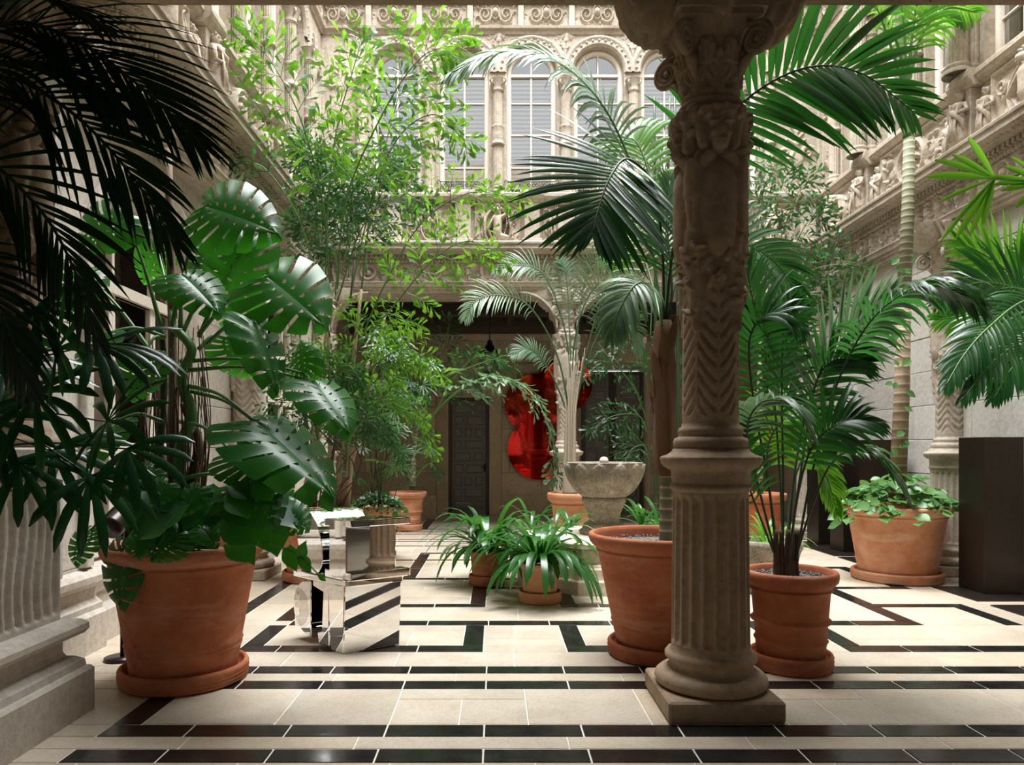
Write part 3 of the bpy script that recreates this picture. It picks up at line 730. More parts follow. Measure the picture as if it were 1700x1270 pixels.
def panel_door(name, x0, x1, z1, y, handle=True, cols=2):
    d = struct(name, None, (x0, y, 0)); W = x1-x0
    mb = MB(); cbox(mb, 0, W, .06, .12, 0, z1, .004); mb.obj('door_leaf', M['door'], d, smooth=False)
    for a, b, c, e in ((0, .07, 0, z1), (W-.07, W, 0, z1), (.07, W-.07, z1-.07, z1)):
        mb = MB(); cbox(mb, a, b, -.02, .10, c, e, .008); mb.obj('door_frame', M['wood'], d, smooth=False)
    ix0, ix1 = .10, W-.12; rows = int((z1-.12)/.27); rh = (z1-.16)/rows; iw = ix1-ix0
    def pan(a, b, c, e):
        mb = MB(); V = []; k = .022; V = [(a, .06, c), (b, .06, c), (b, .06, e), (a, .06, e)]
        levels = [(0, .035), (k, .035), (k*1.6, .052), (k*3, .040)]
        V = []; F = []
        for j, (ins, yy) in enumerate(levels): V += [(a+ins, yy, c+ins), (b-ins, yy, c+ins), (b-ins, yy, e-ins), (a+ins, yy, e-ins)]
        for j in range(len(levels)-1): F += [(4*j+i, 4*j+(i+1) % 4, 4*j+4+(i+1) % 4, 4*j+4+i) for i in range(4)]
        m = 4*(len(levels)-1); F.append((m, m+1, m+2, m+3)); V += [(a, .062, c), (b, .062, c), (b, .062, e), (a, .062, e)]; m += 4
        F += [(i, (i+1) % 4, m+(i+1) % 4, m+i)[::-1] for i in range(4)]
        mb.add(V, F); mb.obj('door_panel', M['door'], d, smooth=False)
    for i in range(rows):
        z0 = .08+i*rh; z2 = z0+rh-.03; g = .03; pat = i % 4
        if pat == 0: pan(ix0, ix0+iw*.62-g/2, z0, z2); pan(ix0+iw*.62+g/2, ix1, z0, z2)
        elif pat == 1: pan(ix0, ix0+iw*.32-g/2, z0, z2+rh if False else z2); pan(ix0+iw*.32+g/2, ix1, z0, z2)
        elif pat == 2: pan(ix0, ix0+iw*.32-g/2, z0, z2); pan(ix0+iw*.32+g/2, ix0+iw*.66-g/2, z0, z2); pan(ix0+iw*.66+g/2, ix1, z0, z2)
        else: pan(ix0, ix0+iw*.38-g/2, z0, z2); pan(ix0+iw*.38+g/2, ix1, z0, z2)
    if handle:
        mb = MB(); cbox(mb, W-.115, W-.085, .015, .04, .98, 1.16, .004); tube(mb, [(W-.10, .03, 1.08), (W-.10, -.02, 1.08), (W-.19, -.025, 1.08)], .010, 8); mb.obj('door_handle', M['iron'], d)
    return d
panel_door('door_1', DX0, DX1, DH, 16.42)
panel_door('door_2', 1.95, 2.65, 3.25, 16.40, False); panel_door('door_3', 2.65, 3.35, 3.25, 16.40, False)

# ceilings, beams
ce = struct('ceiling_far', 'dark coffered wooden ceiling of the far gallery')
mb = MB(); bx(mb, -3.6, 6.2, 12.4, 16.8, 4.42, 4.55); mb.obj('ceiling_boards', M['wood2'], ce, smooth=False)
for i in range(11):
    mb = MB(); x = -3.2+i*.86; cbox(mb, x, x+.16, 12.7, 16.4, 4.26, 4.42, .01); mb.obj('beam', M['wood2'], ce, smooth=False)
for y in (13.0, 14.6, 16.1):
    mb = MB(); cbox(mb, -3.5, 6.1, y, y+.25, 4.20, 4.42, .01); mb.obj('cross_beam', M['wood2'], ce, smooth=False)
mb = MB(); prism(mb, [(16.42, 4.1), (16.3, 4.12), (16.2, 4.2), (16.12, 4.3), (16.1, 4.45), (16.42, 4.45)], -3.5, 6.1); mb.obj('ceiling_cornice', M['wood2'], ce, smooth=False)
cn = struct('ceiling_near', 'dark stone ceiling of the gallery the view is taken from')
mb = MB(); bx(mb, -4.1, 6.2, -3, 4.0, 4.5, 4.7); mb.obj('ceiling_slab', M['wood2'], cn, smooth=False)
tn = struct('trim_near', 'dark stone lintel above the near column')
mb = MB(); prism(mb, [(3.93, 4.215), (4.42, 4.215), (4.45, 4.23), (4.47, 4.3), (4.47, 4.9), (3.93, 4.9)], -3.6, 6.2); mb.obj('lintel', M['column'], tn, smooth=False)
for x in np.arange(-3.5, 6.0, 1.02):
    mb = MB(); cbox(mb, x, x+1.005, 3.97, 4.38, 4.195, 4.23, .008); mb.obj('lintel_stone', M['column'], tn, smooth=False)
wu = struct('wall_near_upper', 'plain upper wall of the court above the near gallery'); mb = MB(); bx(mb, -3.4, 6.0, 4.0, 4.3, 4.9, 9.75); mb.obj('wall_panel', M['stone'], wu, smooth=False)
wn = struct('wall_near', 'rear wall of the near gallery'); mb = MB(); bx(mb, -4.1, 6.2, -3.3, -3.0, 0, 4.7); mb.obj('wall_panel', M['granite'], wn, smooth=False)
ws = struct('wall_near_sides', 'end walls of the near gallery'); mb = MB(); bx(mb, -4.3, -4.1, -3.3, 4.4, 0, 4.7); mb.obj('end_wall', M['granite'], ws, smooth=False); mb = MB(); bx(mb, 6.2, 6.4, -3.3, 4.4, 0, 4.7); mb.obj('end_wall', M['granite'], ws, smooth=False)
ws = struct('wall_far_sides', 'end walls of the far gallery'); mb = MB(); bx(mb, -3.8, -3.3, 12.3, 16.8, 0, 9.6); mb.obj('end_wall', M['brown'], ws, smooth=False); mb = MB(); bx(mb, 6.0, 6.4, 12.3, 16.8, 0, 9.6); mb.obj('end_wall', M['brown'], ws, smooth=False)

# left wall of the court with arched windows
WL = -3.08
def arch_wall(mb, x0, x1, z0, z1, cx, hw, zs, y, depth, n=18, sill=None):
    """wall face in the xz plane with one arched opening and its reveal"""
    zb = z0 if sill is None else sill
    A = [PI-PI*i/n for i in range(n+1)]; P = [(cx-hw, zb)]+[(cx+hw*math.cos(a), zs+hw*math.sin(a)) for a in A]+[(cx+hw, zb)]
    def outer(p):
        x, z = p
        if z <= zs+1e-6: return (x0 if x < cx else x1, z)
        dx, dz = x-cx, z-zs; k = 1e9
        if dx < -1e-6: k = min(k, (x0-cx)/dx)
        if dx > 1e-6: k = min(k, (x1-cx)/dx)
        if dz > 1e-6: k = min(k, (z1-zs)/dz)
        return (cx+dx*k, zs+dz*k)
    O = [outer(p) for p in P]; m = len(P)
    V = [(p[0], y, p[1]) for p in P]+[(o[0], y, o[1]) for o in O]+[(p[0], y+depth, p[1]) for p in P]
    F = [(i, i+1, m+i+1, m+i) for i in range(m-1)]+[(i, 2*m+i, 2*m+i+1, i+1) for i in range(m-1)]
    # corner triangles
    for i in range(m-1):
        a, b = O[i], O[i+1]
        if abs(a[0]-b[0]) > 1e-6 and abs(a[1]-b[1]) > 1e-6:
            c = (x0 if a[0]+b[0] < 2*cx else x1, z1); V.append((c[0], y, c[1])); F.append((m+i, m+i+1, len(V)-1))
    mb.add(V, F)
    if sill is not None and sill > z0+.001: bx(mb, x0, x1, y, y+depth, z0, sill)
def arc_moulding(mb, cx, zs, zb, prof, n=24):
    """profile (radius, y) swept over a round arch and down its jambs"""
    path = [(PI, zb)]+[(PI-PI*i/n, None) for i in range(n+1)]+[(0, zb)]; V = []; k = len(prof)
    for a, z in path:
        for r, y in prof: V.append((cx+r*math.cos(a), y, z if z is not None else zs+r*math.sin(a)))
    mb.add(V, [(i*k+j, i*k+j+1, (i+1)*k+j+1, (i+1)*k+j) for i in range(len(path)-1) for j in range(k-1)])
def bars(mb, x0, x1, z0, z1, y0, y1): cbox(mb, x0, x1, y0, y1, z0, z1, .004)
wl = struct('wall_left', 'left wall of the court in pale stone blocks between arched windows', (WL, 4.4, 0), PI/2)
WIN = [(2.05, .95), (6.15, .95)]     # window centres along the wall, half widths
mb = MB(); bx(mb, 0, .9, .09, .5, 0, 4.3); bx(mb, 3.2, 5.0, .09, .5, 0, 4.3); bx(mb, 7.3, 8, .09, .5, 0, 4.3); mb.obj('wall_core', M['mortar2'], wl, smooth=False)
for a, b in ((0, .95), (3.12, 5.08), (7.22, 7.95)): block_wall(wl, None, a, b, .62, 2.85, .45, .8, M['base'], seed=int(a*7)+2, t=.12)
for cx, hw in WIN:
    mb = MB(); arch_wall(mb, cx-1.10 if cx < 3 else cx-1.07, cx+1.07, 2.85, 4.2, cx, hw, 2.85, .0, .35); mb.obj('arch_spandrel', M['base'], wl, smooth=False)
mb = MB(); bx(mb, 0, .95, 0, .35, 2.85, 4.2); bx(mb, 3.12, 5.08, 0, .35, 2.85, 4.2); bx(mb, 7.22, 7.95, 0, .35, 2.85, 4.2); mb.obj('upper_pier', M['base'], wl, smooth=False)
for a, b in ((0, 1.1), (3.0, 5.2), (7.1, 7.6)):
    mb = MB(); prism(mb, [(.3, 0), (-.12, 0), (-.12, .27), (-.09, .30), (-.09, .34), (-.04, .38), (-.04, .46), (-.07, .48), (-.11, .51), (-.11, .555), (-.07, .585), (0, .60), (0, .62), (.3, .62)], a, b)
    mb.obj('pedestal_base', M['base'], wl, smooth=False)
rb = struct('wall_left_rooms', 'dim rooms behind the left windows', (WL, 4.4, 0), PI/2)
mb = MB(); bx(mb, .3, 9, 1.6, 1.7, 0, 4.6); bx(mb, .2, .3, .4, 1.7, 0, 4.6); bx(mb, 9, 9.1, .4, 1.7, 0, 4.6); bx(mb, .3, 9, .4, 1.7, 4.25, 4.4); bx(mb, .3, 9, .4, 1.7, -.1, 0); mb.obj('room_walls', M['brown'], rb, smooth=False)
for cx, hw in WIN:
    mb = MB(); prism(mb, [(.4, 0), (-.04, 0), (-.04, .24), (0, .30), (0, .42), (.4, .42)], cx-1.2, cx+1.2); mb.obj('window_apron', M['base'], wl, smooth=False)
wcount = 0
for cx, hw in WIN:
    wcount += 1; wi = struct('window_%d' % wcount, 'tall arched window with cream frames in the left wall', (WL, 4.4, 0), PI/2)
    mb = MB(); arc_moulding(mb, cx, 2.85, .62, [(hw+.16, .0), (hw+.16, -.05), (hw+.12, -.06), (hw+.10, -.04), (hw+.03, -.04), (hw, -.02), (hw-.02, .0), (hw-.03, .03), (hw-.09, .05), (hw-.10, .12)]); mb.obj('archivolt', M['base'], wi)
    mb = MB(); prism(mb, [(.35, .40), (-.02, .40), (-.04, .5), (-.04, .55), (.35, .62)], cx-hw, cx+hw); mb.obj('window_sill', M['base'], wi, smooth=False)
    r = hw-.10
    mb = MB(); arc_moulding(mb, cx, 2.85, .6, [(r, .14), (r-.03, .12), (r-.07, .12), (r-.08, .16), (r-.08, .22)]); mb.obj('window_frame', M['cream'], wi)
    for a, b in ((cx-r, cx-.36), (cx-.36, cx+.36), (cx+.36, cx+r)):
        for z0, z1 in ((.62, 1.5), (1.5, 2.2), (2.2, 2.85)):
            mb = MB(); bars(mb, a, a+.05, z0, z1, .15, .20); bars(mb, b-.05, b, z0, z1, .15, .20); bars(mb, a, b, z0, z0+.05, .15, .20); bars(mb, a, b, z1-.05, z1, .15, .20); mb.obj('sash', M['cream'], wi, smooth=False)
            mb = MB(); mb.add([(a, .18, z0), (b, .18, z0), (b, .18, z1), (a, .18, z1)], [(0, 1, 2, 3)]); mb.obj('pane', M['glass2'], wi, smooth=False)
    mb = MB(); bars(mb, cx-r, cx+r, 2.80, 2.90, .12, .21); mb.obj('transom', M['cream'], wi, smooth=False)
    for dx in (-.36, .36): mb = MB(); bars(mb, cx+dx-.02, cx+dx+.02, 2.9, 2.85+math.sqrt(r*r-dx*dx)-.03, .14, .20); mb.obj('mullion', M['cream'], wi, smooth=False)
    n = 20; mb = MB(); mb.add([(cx, .18, 2.85)]+[(cx+r*math.cos(PI*i/n), .18, 2.85+r*math.sin(PI*i/n)) for i in range(n+1)], [(0, i+1, i+2) for i in range(n)]); mb.obj('fanlight_pane', M['glass2'], wi, smooth=False)
    mb = MB(); bx(mb, cx-1.2, cx+1.2, .9, .95, .3, 4.2); mb.obj('curtain', M['shade'], wi, smooth=False)  # beige curtain panel standing inside the room behind the window
# ---------------------------------------------------------------- entablatures and balustrades on three sides
entablature('trim_left', (-2.85, 4.45, 0), PI/2, 7.9, 'carved left frieze, dentilled ledge and balustrade', [.65, 2.75, 4.85, 6.9])
entablature('trim_right', (5.45, 12.35, 0), -PI/2, 7.9, 'carved right frieze, dentilled ledge and balustrade', [1.65, 3.95, 6.1])
entablature('trim_back', (-2.85, 12.15, 0), 0, 8.3, 'carved frieze, ledge and panelled balustrade of the far side', [.1, 1.15, 2.3, 3.46, 4.62, 5.78, 6.93, 8.1])

# ---------------------------------------------------------------- upper arcade of windows
def make_fluted(r, z0, z1, n=16, band=True):
    mb = MB()
    zs = np.linspace(z0+.12, z1-.2, 14); mid = (z0+z1)/2+.05
    def fn(R, Z, A): 
        f = np.clip((np.abs(np.cos(A*n/2))-.4)/.6, 0, 1); return R*(1-.14*np.sqrt(f))
    lathe(mb, [(r, z) for z in zs], n*4, fn=fn)
    lathe(mb, [(r*1.35, z0), (r*1.4, z0+.03), (r*1.2, z0+.05), (r*1.15, z0+.07), (r*1.28, z0+.09), (r*1.05, z0+.12)], 24)
    lathe(mb, [(r*1.0, z1-.2), (r*1.2, z1-.19), (r*1.05, z1-.17), (r*1.05, z1-.12), (r*1.5, z1-.03), (r*1.7, z1)], 24)
    for k in range(4):
        a = PI/4+k*PI/2; c, s = math.cos(a), math.sin(a)
        P = [(c*(r*1.35+.045*(1-.8*t)*math.cos(PI/2-t*11)), s*(r*1.35+.045*(1-.8*t)*math.cos(PI/2-t*11)), z1-.065+.045*(1-.8*t)*math.sin(PI/2-t*11)) for t in np.linspace(0, 1, 14)]
        tube(mb, P, .014, 5)
    if band:
        lathe(mb, [(r*1.02, mid-.2), (r*1.3, mid-.19), (r*1.32, mid-.16), (r*1.08, mid-.14), (r*1.15, mid-.1), (r*1.25, mid), (r*1.15, mid+.1), (r*1.3, mid+.13), (r*1.02, mid+.15)], 24, fn=lambda R, Z, A: R+.012*np.maximum(0, np.sin(A*8)*np.sin(Z*60)))
    return mb
CP = {}
def upcol(parent, x, y, z0, z1, r):
    k = (z0, z1, r)
    if k not in CP: CP[k] = realise({'slender_column': (make_fluted(r, z0, z1), True)})['slender_column']; CP[k].materials.append(M['stone'])
    return link('slender_column', CP[k], None, parent, False, loc=(x, y, 0))
def scrolls_railing(mb, x0, x1, z0, z1, y):
    tube(mb, [(x0, y, z1), (x1, y, z1)], .008, 6); tube(mb, [(x0, y, z0), (x1, y, z0)], .008, 6); n = 6; wd = (x1-x0)/n
    for i in range(n):
        c = x0+(i+.5)*wd
        for sg in (-1, 1):
            for s2 in (-1, 1):
                r = wd*.23; cz = (z0+z1)/2+s2*(z1-z0)*.24
                tube(mb, [(c+sg*wd*.23+r*(1-.5*t)*math.cos(t*7*sg+PI/2), y, cz+r*(1-.5*t)*math.sin(t*7*sg*s2+PI/2)*1.0) for t in np.linspace(0, 1, 10)], .006, 4)
        tube(mb, [(c-wd/2, y, z0), (c-wd/2, y, z1)], .006, 4)
    for x, sg in ((x0, -1), (x1, 1)): tube(mb, [(x, y, z1), (x+sg*.04, y, z1+.03), (x+sg*.07, y, z1), (x+sg*.05, y, z1-.03)], .007, 5)
UZ, US, UR = 5.84, 7.98, .40     # sill, springing, opening half width
UW = {}
def upper_window(loc, rz, idx, bay=1.158, blinds=True, rail=True):
    wi = struct('window_%d' % idx, 'upper arched window with cream frame and white blinds' if blinds else 'upper arched window with cream frame and drawn beige blind', loc, rz)
    def shared(key, build, mat, smooth=True, kind=None):
        if (key, bay) not in UW:
            mb = MB(); build(mb); o = mb.obj(key, mat, wi, smooth, kind=kind); UW[(key, bay)] = o.data; return o
        return link(key, UW[(key, bay)], None, wi, False, kind=kind)
    _sh = shared
    def shared(key, *a, **k):
        o = _sh(key, *a, **k)
        if key in ('window_frame', 'mullion', 'glazing_bar', 'transom', 'pane', 'blind_slat', 'roller_blind'): o.location.y = -.15
        return o
    shared('arch_wall', lambda m: arch_wall(m, -bay/2, bay/2, UZ, 8.68, 0, UR+.03, US, 0, .36), M['stone'], False)
    shared('archivolt', lambda m: arc_moulding(m, 0, US, US-.02, [(UR+.20, 0), (UR+.20, -.05), (UR+.17, -.06), (UR+.15, -.035), (UR+.09, -.035), (UR+.07, -.055), (UR+.05, -.03), (UR+.03, 0)]), M['stone'])
    def beads(m):
        for i in range(15):
            a = PI*(i+.5)/15; x, z = (UR+.12)*math.cos(a), US+(UR+.12)*math.sin(a); lathe(m, [(.001, z-.026), (.022, z-.01), (.022, z+.01), (.001, z+.026)], 6, x, -.04)
    shared('arch_carving', beads, M['stone'], kind='stuff')
    shared('window_frame', lambda m: arc_moulding(m, 0, US, UZ, [(UR+.03, .28), (UR, .26), (UR-.03, .26), (UR-.05, .29), (UR-.06, .34)]), M['cream'])
    def mul(m):
        bars(m, -.014, .014, UZ, US+UR-.05, .30, .34)
    shared('mullion', mul, M['cream'], False)
    for z in (6.38, 6.95, 7.5):
        mb = None
        o = shared('glazing_bar', lambda m: bars(m, -UR+.05, UR-.05, -.012, .012, .30, .34), M['cream'], False); o.location = (0, -.15, z)
    o = shared('transom', lambda m: bars(m, -UR+.03, UR-.03, US-.03, US+.02, .28, .34), M['cream'], False)
    n = 16; r = UR-.04
    shared('pane', lambda m: m.add([(-r, .33, UZ), (r, .33, UZ)]+[(r*math.cos(PI*i/n), .33, US+r*math.sin(PI*i/n)) for i in range(n+1)], [tuple(range(n+3))]), M['glass'], False)
    if blinds:
        for i in range(29):
            o = shared('blind_slat', lambda m: m.add([(-r, .35, -.027), (r, .35, -.027), (r, .372, .019), (-r, .372, .019), (-r, .353, -.029), (r, .353, -.029)], [(0, 1, 2, 3), (0, 4, 5, 1)]), M['blind'], False); o.location = (0, -.15, UZ+.06+i*.073)
        shared('room_behind', lambda m: bx(m, -.55, .55, .48, .50, UZ, 8.6), M['dark'], False)
    else:
        shared('roller_blind', lambda m: m.add([(-r-.05, .35, UZ), (r+.05, .35, UZ), (r+.05, .35, 8.5), (-r-.05, .35, 8.5)], [(0, 1, 2, 3)]), M['shade'], False)
    if rail: shared('railing', lambda m: scrolls_railing(m, -.40, .40, UZ+.02, UZ+.24, -.02), M['iron'])
    # spandrel relief either side of the arch head
    def spand(m):
        q = random.Random(2); r_ = Relief(.36, .62, .013); r_.figure(.18, .22, .36, q); r_.acanthus(.18, .02, .3, PI/2, q, 5)
        for sg in (-1, 1): r_.spiral(.18+sg*.1, .5, .07, 1.4, .018, sg)
        r_.speckle(22, .01, .022, q)
        V = np.stack([r_.X, -r_.H*.9-.002*(r_.H > .002), r_.Z], -1).reshape(-1, 3)
        keep = (np.hypot(np.abs(r_.X-.18)-bay/2, r_.Z+.03-.0) > UR+.19).reshape(-1)
        F = [f for f in grid_faces(r_.nx, r_.nz) if all(keep[i] for i in f)]; m.add(V, F)
    o = shared('spandrel_carving', spand, M['stone']); o.location = (bay/2-.18, -.002, US+.15)
    return wi
def upper_run(name, loc, rz, L, label, cols, wins, z1=9.75, blinds=False, rail=False, colr=.085, bay=1.158, coly=-.09, ped=True):
    """wall above the windows, frieze and slender columns"""
    global wcount
    root = struct(name, label, loc, rz)
    mb = MB(); bx(mb, 0, L, 0, .3, 8.68, z1); bx(mb, 0, L, .55, .6, 5.0, z1)
    prism(mb, [(.1, 8.61), (-.03, 8.61), (-.04, 8.67), (-.09, 8.68), (-.10, 8.72), (.1, 8.73)], 0, L)
    prism(mb, [(.1, 9.15), (-.03, 9.15), (-.06, 9.19), (-.16, 9.23), (-.2, 9.29), (.1, 9.31)], 0, L)
    mb.obj('upper_wall', M['stone'], root, smooth=False)
    mb = MB(); prism(mb, [(.4, 5.74), (-.12, 5.74), (-.14, 5.78), (-.14, 5.82), (.4, 5.84)], 0, L); mb.obj('sill_course', M['stone'], root, smooth=False)
    mb = MB(); egg_dart(mb, 0, L, 9.10, -.02); mb.obj('egg_moulding', M['stone'], root, kind='stuff')
    n = int(round(L/.86)); wd = L/n
    for i in range(n): o = link('relief_panel', SCR[i % 3], None, root, False); o.location = (i*wd+.06, -.006, 8.72); o.scale = ((wd-.12), 1.9, .92)
    for i in range(n+1): mb = MB(); cbox(mb, i*wd-.05, i*wd+.05, -.08, .0, 8.72, 9.15, .01); mb.obj('console', M['stone'], root, smooth=False)
    for x in cols: upcol(root, x, coly, 5.84, 7.78, colr)
    cr, sr = math.cos(rz), math.sin(rz)
    for x in wins:
        wcount += 1; upper_window((loc[0]+x*cr, loc[1]+x*sr, 0), rz, wcount, blinds=blinds, rail=rail, bay=bay)
    # wall strips where no window stands
    edges = xcut([(x-bay/2, x+bay/2) for x in wins], 0, L)
    for a, b in edges:
        if b-a > .02:
            mb = MB(); bx(mb, a, b, 0, .3, 5.8, 8.69); mb.obj('pier', M['stone'], root, smooth=False)
            if b-a > .15:
                me = rel_candelabra(int(a*10), b-a-.02, 2.5); o = link('pilaster_relief', me, None, root, False); o.location = (a+.01, -.002, 5.85)
    return root
BX = -3.05
wx = [-.543+1.158*k-BX for k in range(-1, 5)]
upper_run('wall_back_upper', (BX, 12.42, 0), 0, 8.7, 'upper wall of the far side with a row of arched windows', [x-.579 for x in wx]+[wx[-1]+.579], wx, blinds=True, rail=True)
upper_run('wall_left_upper', (-3.0, 4.45, 0), PI/2, 8.0, 'upper left wall with slender columns and tall windows', [.65+1.05*k for k in range(7)], [.65+1.05*(k+.5) for k in range(6)], bay=1.05, coly=-.06)
upper_run('wall_right_upper', (5.60, 12.42, 0), -PI/2, 8.0, 'upper right wall with slender columns and tall windows', [.6+1.13*k for k in range(7)], [.6+1.13*(k+.5) for k in range(6)], bay=1.13, coly=-.06)
# big fluted columns standing on the balustrade pedestals of the right and left sides
def balcony_column(loc, label, grp):
    t = thing('balcony_column', label, 'column', loc, 0, grp)
    if 'bc' not in CP: CP['bc'] = realise({'fluted_shaft': (make_fluted(.115, 5.83, 9.3, 18, False), True)})['fluted_shaft']; CP['bc'].materials.append(M['stone'])
    link('fluted_shaft', CP['bc'], None, t, False); return t
for i, y in enumerate((8.4, 10.7)): balcony_column((5.36, y, 0), ('fluted column on the right balustrade near the corner of the court', 'tall fluted column on the right balustrade, the nearer one')[1-i], 'columns on the right balustrade')

# ---------------------------------------------------------------- columns
column((1.262, 4.25, 0), 'dark carved stone column in the middle foreground with a mask capital', COLF, M['column'])
column((1.2, 12.3, 0), 'carved column of the far arcade behind the fountain', COLC, M['stone'])
column((5.50, 8.74, 0), 'carved column against the right wall beside the bronze plinth', COLC, M['stone'])
column((5.33, 12.25, 0), 'carved column in the far right corner of the court', COLC, M['stone'])
column((-2.93, 8.5, 0), 'carved column with a mask bracket against the left wall between the windows', COLC, M['stone'])
column((-2.93, 12.25, 0), 'carved column in the far left corner of the court', COLC, M['stone'])
nc = column((-2.64, 3.92, 0), 'carved column on a wavy-fluted pedestal at the left edge', COLF, M['column'], skip=('plinth', 'base_moulding', 'fluted_drum', 'moulded_band'))
mb = MB(); lathe(mb, [(.24, 1.508), (.25, 1.53), (.235, 1.56), (.205, 1.562), (.2, 1.60), (.19, 1.62), (.17, 1.64), (.162, 1.65)], 64); mb.obj('shaft_ring', M['column'], nc)
# its pedestal
pd = thing('pedestal', 'big stone pedestal carved with wavy flutes at the lower left', 'pedestal', (-2.9, 3.4, 0))
def wave_panel(w, h):
    r = Relief(w, h, .008); X = r.X-w/2; Z = r.Z/h
    u = X/(w/2)*(1-.28*np.sin(Z*PI)**1.2*np.sign(.5)) ; u = X/(w/2)*(1+.35*np.sin(Z*2*PI)*.5*(1-np.abs(X/(w/2))))
    f = np.abs((u*7.5) % 1-.5)*2; env = np.clip((r.Z-.03)/.02, 0, 1)*np.clip((h-.03-r.Z)/.02, 0, 1)
    H = -.026*np.clip((f-.35)/.5, 0, 1)**.7*env
    d = np.hypot(X+.0, (r.Z-h*.78)*.8)/.05; H = np.where(d < 1, .02*np.sqrt(np.clip(1-d*d, 0, 1)), H); r.H = H; return r.mesh('wavy_fluting', M['base'], 1.0)
me = wave_panel(1.15, .74)
o = link('wavy_fluting', me, None, pd, False); o.location = (.46, -.50, .545); o.rotation_euler = (0, 0, PI/2)
mb = MB(); bx(mb, -.6, .435, -.5, .60, .5, 1.32); mb.obj('dado', M['base'], pd, smooth=False)
mb = MB()
prof = [(.0, 0), (.58, 0), (.58, .24), (.565, .26), (.55, .262), (.545, .30), (.51, .325), (.48, .33), (.465, .36), (.465, .425), (.50, .435), (.545, .45), (.562, .475), (.56, .505), (.535, .53), (.50, .54), (.46, .545)]
def sq_sweep(mb, prof, hx0, hy0, hy1):
    V = []; k = len(prof)
    for d, z in prof: dd = d-.46; V += [(.46+dd, hy0-dd, z), (.46+dd, hy1+dd, z), (-.7, hy1+dd, z), (-.7, hy0-dd, z)]
    mb.add(V, [(4*i+j, 4*i+(j+1) % 4, 4*i+4+(j+1) % 4, 4*i+4+j) for i in range(1, k-1) for j in range(4)]+[tuple(4*(k-1)+j for j in range(4))])
sq_sweep(mb, prof, 0, -.5, .66); mb.obj('moulded_base', M['base'], pd, smooth=False)
mb = MB(); sq_sweep(mb, [(.4, 1.2), (.44, 1.29), (.48, 1.30), (.48, 1.325), (.455, 1.335), (.465, 1.38), (.51, 1.40), (.515, 1.43), (.535, 1.44), (.535, 1.495), (.51, 1.505)], 0, -.5, .62); mb.obj('moulded_cap', M['base'], pd, smooth=False)
pr = struct('trim_pier', 'grey granite pier at the start of the left wall'); mb = MB(); cbox(mb, -3.7, -2.99, 4.42, 5.0, .6, 4.15, .01); mb.obj('pier_shaft', M['granite'], pr, smooth=False)
# arches springing from the far arcade column: carved quarter brackets in the gallery openings
ab = struct('trim_far_brackets', 'carved quarter-round brackets of the far arcade')
def quarter(sx, cx, y=12.14):
    n, m = 26, 14; R = .62; q = random.Random(4); V = []
    for i in range(n):
        a = PI/2*i/(n-1); 
        for j in range(m):
            v = j/(m-1); x, z = R-R*math.sin(a), 4.12-(R-R*math.cos(a)) if False else 4.12-R+R*math.cos(a)*1.0
            bump_ = .03*math.sin(i*1.7)*math.sin(j*1.3)+.02*math.sin(j*2.9+i)
            V.append((cx+sx*(.17+R-R*math.sin(a)*1.0+abs(bump_)*math.cos(a)), y+.32*v, 4.12-R*(1-math.cos(a))*0-R+R*math.sin(PI/2-a+0) if False else 4.12-R*(1-math.sin(PI/2-a))-abs(bump_)))
    mb = MB(); mb.add(V, grid_faces(n, m))
    P = [(cx+sx*(.17+R-R*math.sin(PI/2*i/20)), 4.12-R*(1-math.cos(PI/2*i/20))) for i in range(21)]
    for yy in (y, y+.32):
        k = len(P); mb.add([(x, yy, z) for x, z in P]+[(cx+sx*.1, yy, 4.14)], [(i, i+1, k) for i in range(k-1)])
    tube(mb, [(x, y-.01, z) for x, z in P], .022, 6)
    mb.obj('quarter_bracket', M['stone'], ab, smooth=True)
for sx, cx in ((-1, 1.2), (1, 1.2), (1, -2.93), (-1, 5.33)): quarter(sx, cx)

